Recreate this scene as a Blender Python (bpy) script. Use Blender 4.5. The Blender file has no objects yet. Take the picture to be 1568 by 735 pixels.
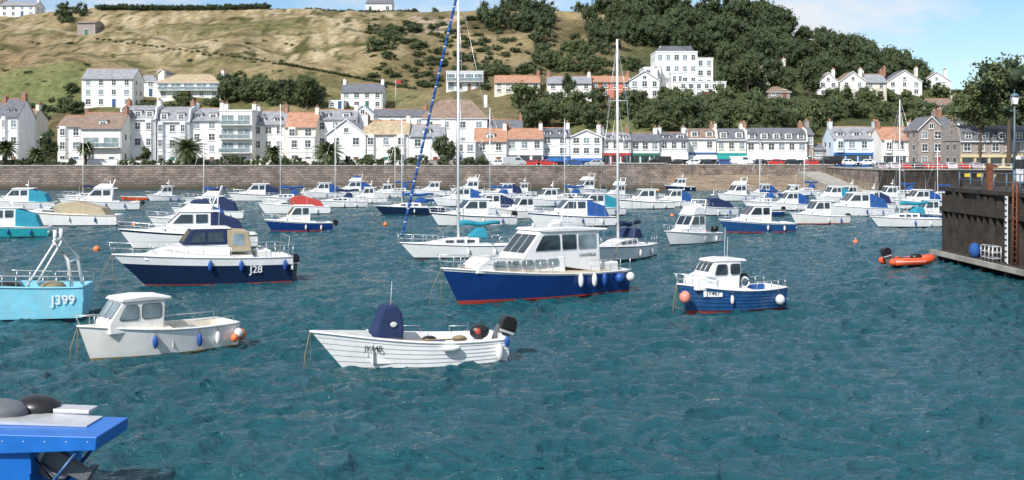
import bpy, math, random
import numpy as np
from mathutils import Vector, Matrix
random.seed(7); rng=np.random.default_rng(7)
F=1742.0; HZ=235.0; CH=7.0
scene=bpy.context.scene
# ---------------------------------------------------------------- materials
def mat(name,col,rough=.5,metal=0,var=.12,nscale=3.0,bump=0.0,bscale=20,dirt=None,dirtamt=.0,spec=.5,coat=0):
    m=bpy.data.materials.new(name); m.use_nodes=True; nt=m.node_tree; N=nt.nodes; Lk=nt.links
    p=N['Principled BSDF']; p.inputs['Roughness'].default_value=rough; p.inputs['Metallic'].default_value=metal
    p.inputs['Specular IOR Level'].default_value=spec; p.inputs['Coat Weight'].default_value=coat
    tc=N.new('ShaderNodeTexCoord'); ns=N.new('ShaderNodeTexNoise'); ns.inputs['Scale'].default_value=nscale; ns.inputs['Detail'].default_value=3
    Lk.new(tc.outputs['Object'],ns.inputs['Vector'])
    mx=N.new('ShaderNodeMix'); mx.data_type='RGBA'
    a=[max(0,c*(1-var)) for c in col]+[1]; b=[min(1,c*(1+var)) for c in col]+[1]
    mx.inputs[6].default_value=a; mx.inputs[7].default_value=b
    mr=N.new('ShaderNodeMapRange'); mr.inputs['From Min'].default_value=.3; mr.inputs['From Max'].default_value=.7
    Lk.new(ns.outputs['Fac'],mr.inputs['Value']); Lk.new(mr.outputs[0],mx.inputs[0]); out=mx.outputs[2]
    if dirt:
        n2=N.new('ShaderNodeTexNoise'); n2.inputs['Scale'].default_value=nscale*.6; n2.inputs['Detail'].default_value=4; n2.inputs['Roughness'].default_value=.7
        mp=N.new('ShaderNodeMapping'); mp.inputs['Scale'].default_value=(1,1,.35); Lk.new(tc.outputs['Object'],mp.inputs[0]); Lk.new(mp.outputs[0],n2.inputs['Vector'])
        m3=N.new('ShaderNodeMapRange'); m3.inputs['From Min'].default_value=.5; m3.inputs['From Max'].default_value=.75; m3.inputs['To Max'].default_value=dirtamt
        Lk.new(n2.outputs['Fac'],m3.inputs['Value']); m2=N.new('ShaderNodeMix'); m2.data_type='RGBA'
        Lk.new(m3.outputs[0],m2.inputs[0]); Lk.new(out,m2.inputs[6]); m2.inputs[7].default_value=list(dirt)+[1]; out=m2.outputs[2]
    Lk.new(out,p.inputs['Base Color'])
    if bump>0:
        n3=N.new('ShaderNodeTexNoise'); n3.inputs['Scale'].default_value=bscale; n3.inputs['Detail'].default_value=3; Lk.new(tc.outputs['Object'],n3.inputs['Vector'])
        bp=N.new('ShaderNodeBump'); bp.inputs['Strength'].default_value=bump; bp.inputs['Distance'].default_value=.05
        Lk.new(n3.outputs['Fac'],bp.inputs['Height']); Lk.new(bp.outputs[0],p.inputs['Normal'])
    return m
M={}
def gel(n,c,r=.3,**k): M[n]=mat(n,c,r,**k)
gel('white_gelcoat',(.84,.84,.82),.22,var=.04,dirt=(.60,.57,.49),dirtamt=.35)
gel('old_white',(.80,.79,.74),.4,var=.06,dirt=(.52,.42,.28),dirtamt=.4)
gel('cream_gel',(.74,.69,.57),.4)
gel('navy_gel',(.010,.022,.062),.2)
gel('royal_blue',(.008,.04,.17),.2)
gel('mid_blue',(.015,.075,.21),.35,dirt=(.15,.2,.25),dirtamt=.3)
gel('bright_blue',(.01,.14,.50),.4,var=.1)
gel('pale_blue',(.22,.60,.74),.45,var=.08,dirt=(.4,.5,.5),dirtamt=.5)
gel('teal',(.02,.33,.37),.4)
gel('red_boot',(.40,.05,.03),.5)
gel('black_boot',(.02,.025,.03),.5)
gel('weed_bottom',(.20,.15,.04),.8,var=.5,nscale=8)
gel('antifoul',(.05,.05,.06),.7,var=.3)
gel('deck_grey',(.50,.51,.50),.7)
gel('deck_tan',(.52,.44,.32),.7)
gel('canvas_navy',(.010,.025,.085),.85,bump=.4,bscale=6)
gel('canvas_blue',(.015,.08,.28),.85,bump=.4,bscale=6)
gel('canvas_teal',(.02,.26,.36),.85,bump=.4,bscale=6)
gel('canvas_red',(.42,.05,.04),.85)
gel('canvas_tan',(.40,.33,.22),.85)
gel('black_plastic',(.015,.015,.017),.35)
gel('engine_grey',(.12,.13,.14),.4)
gel('steel',(.62,.63,.64),.3,metal=.7)
gel('alloy',(.60,.61,.62),.4,metal=.4)
gel('rope',(.25,.20,.12),.9)
gel('fender_white',(.72,.72,.70),.5)
gel('fender_blue',(.02,.08,.32),.45)
gel('buoy_orange',(.75,.20,.07),.5)
gel('buoy_pink',(.70,.26,.20),.5)
gel('rib_orange',(.75,.10,.03),.5)
gel('yellow',(.7,.5,.05),.5)
M['glass']=mat('glass',(.035,.05,.06),.06,var=.3,nscale=1.2,spec=.8)
M['boat_glass']=mat('boat_glass',(.03,.045,.055),.05,var=.4,nscale=2,spec=.8)
M['glass_light']=mat('glass_light',(.20,.26,.28),.06,var=.4,nscale=1.5,spec=.8)
for n,c in dict(w_white=(.84,.84,.82),w_cream=(.76,.71,.60),w_ivory=(.81,.79,.73),w_grey=(.68,.70,.71),w_blue=(.60,.70,.76),w_pink=(.66,.42,.34),w_coral=(.60,.20,.13),w_yellow=(.68,.58,.34)).items():
    M[n]=mat(n,c,.85,var=.05,nscale=.6,dirt=tuple(x*.75 for x in c),dirtamt=.4,bump=.15)
M['w_stone']=mat('w_stone',(.33,.29,.26),.9,var=.3,nscale=2.5,bump=.4)
def tiles(name,c1,c2):
    m=mat(name,c1,.8,var=.25,nscale=1.2,bump=.3,bscale=9,dirt=c2,dirtamt=.6); M[name]=m
tiles('slate',(.14,.15,.17),(.20,.20,.18)); tiles('slate_light',(.27,.28,.30),(.32,.31,.28))
tiles('brown_tile',(.24,.17,.13),(.29,.24,.18)); tiles('orange_tile',(.42,.22,.14),(.32,.24,.17)); tiles('tan_tile',(.42,.33,.21),(.3,.25,.18))
M['lead']=mat('lead',(.22,.23,.24),.6)
M['frame_white']=mat('frame_white',(.8,.8,.8),.5,var=.03)
M['frame_dark']=mat('frame_dark',(.06,.06,.07),.5)
M['door_blue']=mat('door_blue',(.03,.10,.22),.5); M['door_green']=mat('door_green',(.03,.16,.11),.5); M['door_red']=mat('door_red',(.3,.04,.03),.5); M['door_wood']=mat('door_wood',(.2,.1,.05),.6)
M['awn_blue']=mat('awn_blue',(.02,.12,.35),.8); M['awn_teal']=mat('awn_teal',(.02,.28,.26),.8); M['awn_white']=mat('awn_white',(.78,.78,.76),.8); M['awn_red']=mat('awn_red',(.45,.05,.04),.8)
M['brick_chimney']=mat('brick_chimney',(.35,.18,.12),.9,var=.3,nscale=3)
M['terracotta']=mat('terracotta',(.45,.2,.11),.9)
M['concrete']=mat('concrete',(.36,.34,.30),.9,var=.2,nscale=.8,bump=.4,dirt=(.15,.13,.1),dirtamt=.6)
M['asphalt']=mat('asphalt',(.05,.05,.052),.9,var=.2)
M['pier_dark']=mat('pier_dark',(.035,.026,.020),.8,var=.6,nscale=.9,bump=1.0,bscale=3,dirt=(.08,.055,.035),dirtamt=.8)
M['rust']=mat('rust',(.17,.06,.03),.85,var=.4,nscale=4)
M['timber']=mat('timber',(.040,.030,.023),.85,var=.5,nscale=1.3,dirt=(.03,.035,.02),dirtamt=.7)
M['oar_wood']=mat('oar_wood',(.3,.2,.1),.6)
M['bark']=mat('bark',(.10,.075,.05),.9,var=.3,nscale=3,bump=.5)
M['lamp_paint']=mat('lamp_paint',(.10,.17,.22),.5)
M['tyre']=mat('tyre',(.02,.02,.02),.9)
for n,c in dict(car_red=(.55,.03,.02),car_white=(.78,.78,.78),car_silver=(.45,.47,.48),car_blue=(.03,.08,.25),car_black=(.02,.02,.025)).items(): M[n]=mat(n,c,.25,var=.02,coat=.5)

def brickmat(name,c1,c2,mortar,bw,bh,bump=.6):
    m=bpy.data.materials.new(name); m.use_nodes=True; nt=m.node_tree; N=nt.nodes; Lk=nt.links; p=N['Principled BSDF']; p.inputs['Roughness'].default_value=.9
    tc=N.new('ShaderNodeTexCoord'); sp=N.new('ShaderNodeSeparateXYZ'); cb=N.new('ShaderNodeCombineXYZ'); Lk.new(tc.outputs['Object'],sp.inputs[0])
    ad=N.new('ShaderNodeMath'); Lk.new(sp.outputs['X'],ad.inputs[0]); Lk.new(sp.outputs['Y'],ad.inputs[1]); Lk.new(ad.outputs[0],cb.inputs[0]); Lk.new(sp.outputs['Z'],cb.inputs[1])
    br=N.new('ShaderNodeTexBrick'); br.inputs['Scale'].default_value=1; br.inputs['Brick Width'].default_value=bw; br.inputs['Row Height'].default_value=bh
    br.inputs['Mortar Size'].default_value=.04; br.inputs['Color1'].default_value=(*c1,1); br.inputs['Color2'].default_value=(*c2,1); br.inputs['Mortar'].default_value=(*mortar,1)
    Lk.new(cb.outputs[0],br.inputs['Vector'])
    ns=N.new('ShaderNodeTexNoise'); ns.inputs['Scale'].default_value=.35; ns.inputs['Detail'].default_value=6; ns.inputs['Roughness'].default_value=.75; Lk.new(tc.outputs['Object'],ns.inputs['Vector'])
    mr=N.new('ShaderNodeMapRange'); mr.inputs['From Min'].default_value=.3; mr.inputs['From Max'].default_value=.7; mr.inputs['To Min'].default_value=.45; mr.inputs['To Max'].default_value=1.45; Lk.new(ns.outputs['Fac'],mr.inputs['Value'])
    vm=N.new('ShaderNodeVectorMath'); vm.operation='SCALE'; Lk.new(br.outputs['Color'],vm.inputs[0]); Lk.new(mr.outputs[0],vm.inputs['Scale'])
    m2=N.new('ShaderNodeMapRange'); m2.inputs['From Min'].default_value=.3; m2.inputs['From Max'].default_value=1.5; Lk.new(sp.outputs['Z'],m2.inputs['Value'])
    mx=N.new('ShaderNodeMix'); mx.data_type='RGBA'; mx.inputs[6].default_value=(.08,.066,.045,1); Lk.new(vm.outputs[0],mx.inputs[7]); Lk.new(m2.outputs[0],mx.inputs[0])
    Lk.new(mx.outputs[2],p.inputs['Base Color'])
    bp=N.new('ShaderNodeBump'); bp.inputs['Strength'].default_value=bump; bp.inputs['Distance'].default_value=.08; Lk.new(br.outputs['Fac'],bp.inputs['Height']); bp.invert=True; Lk.new(bp.outputs[0],p.inputs['Normal'])
    M[name]=m
brickmat('granite_wall',(.31,.245,.20),(.17,.14,.12),(.13,.105,.09),.95,.45)

# ---------------------------------------------------------------- builder
class B:
    def __init__(s): s.p={}; s.labels=[]
    def add(s,part,m,vs,fs,smooth=False,bev=0):
        k=(part,m)
        if k not in s.p: s.p[k]=[[],[],smooth,bev]
        P=s.p[k]; o=len(P[0]); P[0].extend([tuple(v) for v in vs]); P[1].extend([tuple(i+o for i in f) for f in fs])
        if bev: P[3]=bev
    def box(s,part,m,c,sz,rz=0,**k):
        x,y,z=[a/2 for a in sz]; vs=[]
        cr,sr=math.cos(rz),math.sin(rz)
        for dx,dy,dz in ((-x,-y,-z),(x,-y,-z),(x,y,-z),(-x,y,-z),(-x,-y,z),(x,-y,z),(x,y,z),(-x,y,z)):
            vs.append((c[0]+dx*cr-dy*sr,c[1]+dx*sr+dy*cr,c[2]+dz))
        s.add(part,m,vs,[(0,3,2,1),(4,5,6,7),(0,1,5,4),(1,2,6,5),(2,3,7,6),(3,0,4,7)],**k)
    def extr(s,part,m,prof,axis,a,b,**k):
        n=len(prof)
        if axis=='x': vs=[(a,p[0],p[1]) for p in prof]+[(b,p[0],p[1]) for p in prof]
        elif axis=='y': vs=[(p[0],a,p[1]) for p in prof]+[(p[0],b,p[1]) for p in prof]
        else: vs=[(p[0],p[1],a) for p in prof]+[(p[0],p[1],b) for p in prof]
        fs=[tuple(range(n)),tuple(range(2*n-1,n-1,-1))]+[(i,n+i,n+(i+1)%n,(i+1)%n) for i in range(n)]
        s.add(part,m,vs,fs,**k)
    def tube(s,part,m,pts,r,n=6,r1=None):
        pts=[Vector(p) for p in pts]; vs=[]; fs=[]; K=len(pts)
        for i,p in enumerate(pts):
            d=(pts[min(i+1,K-1)]-pts[max(i-1,0)]); d=d.normalized() if d.length>1e-6 else Vector((0,0,1))
            a=d.orthogonal().normalized() if abs(d.z)>.9 else d.cross(Vector((0,0,1))).normalized()
            c=d.cross(a); rr=r if r1 is None else r+(r1-r)*i/(K-1)
            for j in range(n):
                t=2*math.pi*j/n; vs.append(p+a*math.cos(t)*rr+c*math.sin(t)*rr)
        for i in range(K-1):
            for j in range(n):
                fs.append((i*n+j,i*n+(j+1)%n,(i+1)*n+(j+1)%n,(i+1)*n+j))
        fs.append(tuple(range(n-1,-1,-1))); fs.append(tuple((K-1)*n+j for j in range(n)))
        s.add(part,m,vs,fs,smooth=True)
    def ell(s,part,m,c,r,n=12,k=8,zmin=-1):
        vs=[];fs=[]
        for i in range(k+1):
            a=-math.pi/2+math.pi*i/k; sz=max(math.sin(a),zmin); ca=math.cos(a)
            for j in range(n):
                t=2*math.pi*j/n; vs.append((c[0]+r[0]*ca*math.cos(t),c[1]+r[1]*ca*math.sin(t),c[2]+r[2]*sz))
        for i in range(k):
            for j in range(n): fs.append((i*n+j,i*n+(j+1)%n,(i+1)*n+(j+1)%n,(i+1)*n+j))
        s.add(part,m,vs,fs,smooth=True)
    def finish(s,name,loc=(0,0,0),rz=0,rx=0):
        e=bpy.data.objects.new(name,None); scene.collection.objects.link(e); e.location=loc; e.rotation_euler=(rx,0,rz); e.empty_display_size=.1
        for (part,m),(vs,fs,sm,bev) in s.p.items():
            me=bpy.data.meshes.new(part); me.from_pydata(vs,[],fs); me.materials.append(M[m])
            if sm: me.polygons.foreach_set('use_smooth',[True]*len(fs))
            o=bpy.data.objects.new(part,me); scene.collection.objects.link(o); o.parent=e
            if bev:
                bm=o.modifiers.new('b','BEVEL'); bm.width=bev; bm.segments=2; bm.limit_method='ANGLE'; bm.angle_limit=math.radians(35)
        for (txt,loc,rot,size,m) in s.labels:
            cu=bpy.data.curves.new('lettering','FONT'); cu.body=txt; cu.size=size; cu.extrude=.002; cu.offset=size*.012; cu.align_x='CENTER'; cu.materials.append(M[m])
            o=bpy.data.objects.new('lettering',cu); scene.collection.objects.link(o); o.parent=e; o.location=loc; o.rotation_euler=rot
        return e
def lerp(a,b,t): return a+(b-a)*t
def np_mesh(name,V,Fq,mats,smooth=False,matidx=None,attrs=None):
    me=bpy.data.meshes.new(name); nV=len(V); nF=len(Fq); k=Fq.shape[1]
    me.vertices.add(nV); me.vertices.foreach_set('co',V.astype(np.float32).ravel())
    me.loops.add(nF*k); me.loops.foreach_set('vertex_index',Fq.astype(np.int32).ravel())
    me.polygons.add(nF); me.polygons.foreach_set('loop_start',np.arange(0,nF*k,k,dtype=np.int32)); me.polygons.foreach_set('loop_total',np.full(nF,k,dtype=np.int32))
    if smooth: me.polygons.foreach_set('use_smooth',np.ones(nF,dtype=bool))
    for m in mats: me.materials.append(m)
    if matidx is not None: me.polygons.foreach_set('material_index',matidx.astype(np.int32))
    if attrs:
        for an,(ty,arr) in attrs.items():
            at=me.attributes.new(an,ty,'POINT')
            at.data.foreach_set('color' if ty=='FLOAT_COLOR' else 'value',arr.astype(np.float32).ravel())
    me.update(); me.validate(); return me
def link(name,me,loc=(0,0,0)):
    o=bpy.data.objects.new(name,me); scene.collection.objects.link(o); o.location=loc; return o

# ---------------------------------------------------------------- value noise
_perm=rng.random((256,256))
def vnoise(x,y):
    xi=np.floor(x).astype(int); yi=np.floor(y).astype(int); fx=x-xi; fy=y-yi; fx=fx*fx*(3-2*fx); fy=fy*fy*(3-2*fy)
    g=lambda a,b:_perm[a%256,b%256]
    return (g(xi,yi)*(1-fx)+g(xi+1,yi)*fx)*(1-fy)+(g(xi,yi+1)*(1-fx)+g(xi+1,yi+1)*fx)*fy
def fbm(x,y,o=4):
    s=0;a=.5
    for i in range(o): s=s+a*vnoise(x*2**i+i*17.3,y*2**i+i*9.1); a*=.5
    return s
# ---------------------------------------------------------------- terrain
RX=np.array([-420,-193,-156,-45,0,53,90,115,140,152,164,193,320]); RZ=np.array([58,59,62,61,61,61,56,49,40,35,31,29,26])
def terrain(X,Y):
    X=np.asarray(X,float); Y=np.asarray(Y,float)
    yw=np.where(X<22,223.0,np.where(X<66.6,241.0,206.0))
    lvl=np.where(X<66.6,4.2,3.8)
    Xr=X*430/np.maximum(Y,300)
    R=np.interp(Xr,RX,RZ)
    t=np.clip((Y-263)/(430-263),0,1)
    s=t**.95
    z=lvl+(R-lvl)*s+(fbm(X*.03+5,Y*.03)-.47)*14*np.clip(t*3,0,1)*np.clip((1.05-t)*3,0,1)+(fbm(X*.15,Y*.15+40)-.47)*2.5*np.clip(t*4,0,1)
    z=z-np.clip((Y-440)/600,0,1)*10
    beach=np.clip((Y-212)/(240-212),0,1)*2.9-.5+(fbm(X*.3,Y*.3)-.47)*.5
    sea=np.where((X>=22)&(X<66.6),beach,-3.0)
    return np.where(Y<yw,sea,z)
def place(u,v):
    Ys=np.linspace(258,446,700); Xs=(u-784)/F*Ys; Z=CH-(v-HZ)/F*Ys
    T=terrain(Xs,Ys); i=np.argmax(T>=Z)
    if not (T>=Z).any(): i=len(Ys)-12
    return float(Xs[i]),float(Ys[i]),float(T[i])
xs=np.concatenate([[-3000,-1200,-600],np.arange(-360,361,1.3),[600,1200,3000]]); xs=np.sort(np.concatenate([xs,[21.9,22.1,66.5,66.7]]))
ys=np.concatenate([[-200,0,150],np.arange(196,470,1.0),np.array([480,500,550,650,900,1500,3000])])
GX,GY=np.meshgrid(xs,ys); GZ=terrain(GX,GY)
def grid_faces(nr,nc):
    i=np.arange(nr-1)[:,None]*nc+np.arange(nc-1)[None,:]; i=i.ravel()
    return np.stack([i,i+1,i+nc+1,i+nc],1)
BR=GX/np.maximum(GY,50)          # bearing
brown=np.array([.35,.275,.15]); straw=np.array([.52,.425,.27]); green=np.array([.17,.17,.07]); lawn=np.array([.18,.195,.08]); scrub=np.array([.18,.145,.075])
n1=fbm(GX*.02,GY*.045,5); n2=fbm(GX*.09,GY*.05+9,4); stri=fbm(GX*.55+GY*.12,GY*.03,3)
def mixc(A,Bc,t): t=np.clip(t,0,1)[...,None]; return A*(1-t)+Bc*t
C=np.zeros(GX.shape+(3,))+brown
C=mixc(C,straw,(stri-.38)*7*np.clip((GY-345)/20,0,1)*(.45+.55*(BR>-.36)))
C=mixc(C,green,(n1-.51)*9*.7); C=mixc(C,scrub,(n2-.53)*8*.75)
C=mixc(C,np.array([.25,.17,.095]),np.clip((-.34-BR)*12,0,1)*.6*np.clip((GY-338)/10,0,1)*np.clip((400-GY)/20,0,1))
C=mixc(C,green*.6,(fbm(GX*.35,GY*.2+31,3)-.57)*14*.8)
C=mixc(C,green*.5,(fbm(GX*1.1+7,GY*.10+3,3)-.55)*12*.6*np.clip((GY-345)/20,0,1))
wob=(fbm(GX*.02+3,GY*0+2)-.5)*22
for yy,wd in ((352,1.6),(366,1.2),(384,1.4),(404,1.1)):
    d=np.abs(GY-(yy+wob+ .12*(GX+110))); C=mixc(C,green*.6,(1-d/wd/1.6)*.9*(GX<-25))
d=np.abs(GY-(350-(GX+40)*.45-wob*.4)); C=mixc(C,np.array([.42,.34,.22]),(1.6-d)*1.0*((GX<-60)&(GX>-190)))
C=mixc(C,lawn,np.clip(1-np.abs(GY-316)/16,0,1)*1.6*(GX<-20)*np.clip((fbm(GX*.04,GY*.08+70)-.44)*7,0,1))
C=mixc(C,lawn*1.1,((GX<-120)&(GY>300)&(GY<336))*.8)
w=np.clip((BR+.105)/.035,0,1); sc=mixc(np.zeros_like(C)+np.array([.21,.18,.095]),scrub*.75,(n2-.38)*6); sc=mixc(sc,brown,(n1-.5)*5)
C=mixc(C,sc,w*(GY>262)); w2=np.clip((BR-.084)/.035,0,1); C=mixc(C,np.array([.08,.10,.04]),w2*.85*(GY>262))
rk=((BR>-.088)&(BR<-.045)&(GY>392)&(GY<422)); C=mixc(C,np.array([.46,.37,.28]),rk*np.clip((fbm(GX*.25,GY*.25+5,3)-.40)*9,0,1))
C=mixc(C,lawn*1.1,((BR>.048)&(BR<.133)&(GY>284)&(GY<306))*1.0)
tn=(GY<263)&(GZ>3); C=np.where(tn[...,None],np.array([.19,.18,.165]),C)
be=(GY<241)&(GZ<3); C=np.where(be[...,None],np.array([.40,.31,.22])*(.7+.6*fbm(GX*.5,GY*.9)[...,None]),C)
C=C*(.80+.40*rng.random(GX.shape))[...,None]
C4=np.concatenate([C,np.ones(GX.shape+(1,))],-1)
gm=bpy.data.materials.new('hill_grass'); gm.use_nodes=True; N=gm.node_tree.nodes; Lk=gm.node_tree.links; p=N['Principled BSDF']; p.inputs['Roughness'].default_value=.95; p.inputs['Specular IOR Level'].default_value=.1
at=N.new('ShaderNodeAttribute'); at.attribute_name='Col'; tc=N.new('ShaderNodeTexCoord'); ns=N.new('ShaderNodeTexNoise'); ns.inputs['Scale'].default_value=.55; ns.inputs['Detail'].default_value=7; ns.inputs['Roughness'].default_value=.8
Lk.new(tc.outputs['Object'],ns.inputs['Vector']); mr=N.new('ShaderNodeMapRange'); mr.inputs['From Min'].default_value=.3; mr.inputs['From Max'].default_value=.7; mr.inputs['To Min'].default_value=.55; mr.inputs['To Max'].default_value=1.4; Lk.new(ns.outputs['Fac'],mr.inputs['Value'])
vm=N.new('ShaderNodeVectorMath'); vm.operation='SCALE'; Lk.new(at.outputs['Color'],vm.inputs[0]); Lk.new(mr.outputs[0],vm.inputs['Scale']); Lk.new(vm.outputs[0],p.inputs['Base Color'])
bp=N.new('ShaderNodeBump'); bp.inputs['Strength'].default_value=1; bp.inputs['Distance'].default_value=1.0; Lk.new(ns.outputs['Fac'],bp.inputs['Height']); Lk.new(bp.outputs[0],p.inputs['Normal'])
link('hillside_terrain',np_mesh('terrain',np.stack([GX,GY,GZ],-1).reshape(-1,3),grid_faces(*GX.shape),[gm],True,attrs={'Col':('FLOAT_COLOR',C4.reshape(-1,4))}))

# ---------------------------------------------------------------- water
rows=[-80,-20,4]; y=9.0
while y<245: rows.append(y); y*=1.0032
rows+= [250,400,900,3000]; rows=np.array(rows)
cs=np.linspace(-.58,.58,960); cs=np.concatenate([[-40,-6,-1.5],cs,[1.5,6,40]])
WY=np.repeat(rows[:,None],len(cs),1); WX=cs[None,:]*(np.maximum(WY,9.0)+4)
sp=np.maximum(WY*.0032,WY*1.16/960)
H=np.zeros_like(WX); DX=np.zeros_like(WX); DY=np.zeros_like(WX)
wx=WX+1.2*(fbm(WX*.45,WY*.45)-.5)*2; wy=WY+1.2*(fbm(WX*.45+50,WY*.45+11)-.5)*2
wd=math.radians(-70)
for i in range(38):
    lam=.30*(1.08**i)*(.9+.2*rng.random()); th=wd+rng.normal(0,.48); ph=rng.random()*6.28; k=2*math.pi/lam
    a=.0215*lam if lam<1.25 else .0215*1.25*(1.25/lam)**.45
    a=a*np.clip((lam/(1.9*sp)-1),0,1)
    P=k*(wx*math.cos(th)+wy*math.sin(th))+ph
    if i%2: H+=a*1.1*(1-2*np.abs(np.sin(P/2))**1.2)
    else:
        H+=a*np.sin(P); DX+=a*.9*math.cos(th)*np.cos(P); DY+=a*.9*math.sin(th)*np.cos(P)
gust=.35+1.3*fbm(WX*.06,WY*.10,3)
H*=gust; edge=((WY<9)|(WY>246)|(np.abs(cs)[None,:]>1)); H[edge]=0; DX[edge]=0; DY[edge]=0
wm=bpy.data.materials.new('harbour_water'); wm.use_nodes=True; N=wm.node_tree.nodes; Lk=wm.node_tree.links; p=N['Principled BSDF']
p.inputs['Roughness'].default_value=.07; p.inputs['IOR'].default_value=1.333
tc=N.new('ShaderNodeTexCoord')
def nz(scale,detail,mapping=(1,1,1),rot=.35,rough=.55):
    mp=N.new('ShaderNodeMapping'); mp.inputs['Scale'].default_value=mapping; mp.inputs['Rotation'].default_value=(0,0,rot); Lk.new(tc.outputs['Object'],mp.inputs[0])
    n=N.new('ShaderNodeTexNoise'); n.inputs['Scale'].default_value=scale; n.inputs['Detail'].default_value=detail; n.inputs['Roughness'].default_value=rough; Lk.new(mp.outputs[0],n.inputs['Vector']); return n
na=nz(1.7,5,(1,2.1,1)); nb=nz(7,3,(1,1.7,1)); nc=nz(.05,3)
mx=N.new('ShaderNodeMix'); mx.data_type='RGBA'; mx.inputs[6].default_value=(.006,.052,.070,1); mx.inputs[7].default_value=(.014,.092,.112,1); Lk.new(nc.outputs['Fac'],mx.inputs[0]); Lk.new(mx.outputs[2],p.inputs['Base Color'])
b1=N.new('ShaderNodeBump'); b1.inputs['Strength'].default_value=1; b1.inputs['Distance'].default_value=.26; Lk.new(na.outputs['Fac'],b1.inputs['Height'])
b2=N.new('ShaderNodeBump'); b2.inputs['Strength'].default_value=1; b2.inputs['Distance'].default_value=.035; Lk.new(nb.outputs['Fac'],b2.inputs['Height']); Lk.new(b1.outputs[0],b2.inputs['Normal']); Lk.new(b2.outputs[0],p.inputs['Normal'])
link('harbour_water',np_mesh('water',np.stack([WX+DX,WY+DY,H],-1).reshape(-1,3),grid_faces(*WX.shape),[wm],True))

# ---------------------------------------------------------------- foliage
def leafmat(name,d,l):
    m=bpy.data.materials.new(name); m.use_nodes=True; N=m.node_tree.nodes; Lk=m.node_tree.links; p=N['Principled BSDF']; p.inputs['Roughness'].default_value=.7; p.inputs['Specular IOR Level'].default_value=.3
    at=N.new('ShaderNodeAttribute'); at.attribute_name='tint'; mx=N.new('ShaderNodeMix'); mx.data_type='RGBA'; mx.inputs[6].default_value=(*d,1); mx.inputs[7].default_value=(*l,1)
    oi=N.new('ShaderNodeObjectInfo'); ad=N.new('ShaderNodeMath'); ad.operation='MULTIPLY_ADD'; ad.inputs[1].default_value=.3; Lk.new(oi.outputs['Random'],ad.inputs[0]); Lk.new(at.outputs['Fac'],ad.inputs[2])
    Lk.new(ad.outputs[0],mx.inputs[0]); Lk.new(mx.outputs[2],p.inputs['Base Color']); return m
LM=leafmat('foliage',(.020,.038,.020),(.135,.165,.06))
def crown(R,H,nl,leaf,lobes=12,base=0.0):
    c=rng.normal(0,1,(lobes,3)); c/=np.linalg.norm(c,axis=1)[:,None]; c*=rng.random((lobes,1))**.4*.72; lr=.16+.22*rng.random(lobes); lt=rng.random(lobes)*.5
    li=rng.integers(0,lobes,nl); d=rng.normal(0,1,(nl,3)); d/=np.linalg.norm(d,axis=1)[:,None]
    P=c[li]+d*(lr[li]*(.4+1.05*rng.random(nl)))[:,None]
    n=d+rng.normal(0,.8,(nl,3)); n/=np.linalg.norm(n,axis=1)[:,None]
    a=np.cross(n,rng.normal(0,1,(nl,3))); a/=np.linalg.norm(a,axis=1)[:,None]; b=np.cross(n,a)
    S=(leaf*(.5+.9*rng.random(nl)))[:,None]
    sc=np.array([R,R,H/2]); P=P*sc+np.array([0,0,H/2+base])
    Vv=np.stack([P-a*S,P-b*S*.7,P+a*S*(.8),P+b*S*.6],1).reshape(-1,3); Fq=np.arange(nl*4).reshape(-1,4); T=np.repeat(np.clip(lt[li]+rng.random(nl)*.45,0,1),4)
    VV=[Vv];FF=[Fq];TT=[T];o=len(Vv)
    for i in range(lobes):
        k=8;m=5; th=np.linspace(0,2*np.pi,k,endpoint=False); ph=np.linspace(-np.pi/2,np.pi/2,m)
        th,ph=np.meshgrid(th,ph); rr=lr[i]*.6*(.65+.7*rng.random(th.shape)); q=np.stack([np.cos(ph)*np.cos(th),np.cos(ph)*np.sin(th),np.sin(ph)],-1)*rr[...,None]+c[i]
        q=q.reshape(-1,3)*sc+np.array([0,0,H/2+base]); f=[(r*k+j,r*k+(j+1)%k,(r+1)*k+(j+1)%k,(r+1)*k+j) for r in range(m-1) for j in range(k)]
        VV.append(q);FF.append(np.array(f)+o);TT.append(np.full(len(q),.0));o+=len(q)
    return np.concatenate(VV),np.concatenate(FF),np.concatenate(TT)
def trunk_np(h,r,R,crH):
    b=B(); b.tube('t','bark',[(0,0,-1.5),(0.05,0,h*.5),(.15,.1,h)],r,7,r*.6)
    for i in range(6):
        a=i*1.05+.3; b.tube('t','bark',[(.1,.05,h*.75+i*.1),(math.cos(a)*R*.35,math.sin(a)*R*.35,h+crH*.25),(math.cos(a)*R*.6,math.sin(a)*R*.6,h+crH*.5)],r*.45,5,r*.15)
    P=list(b.p.values())[0]; q=[f for f in P[1] if len(f)==4]
    return np.array(P[0]),np.array(q)
def tree_mesh(R,H,h,nl,leaf,lobes=14):
    v,f,t=crown(R,H,nl,leaf,lobes,base=h*.75); tv,tf=trunk_np(h,.12+.03*R,R,H)
    Vv=np.concatenate([v,tv]); Ff=np.concatenate([f,tf+len(v)]); Tt=np.concatenate([t,np.zeros(len(tv))]); mi=np.concatenate([np.zeros(len(f)),np.ones(len(tf))])
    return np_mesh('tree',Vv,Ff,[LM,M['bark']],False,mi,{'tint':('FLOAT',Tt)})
variants=[crown(1,2,1050,.062,22) for _ in range(7)]
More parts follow.
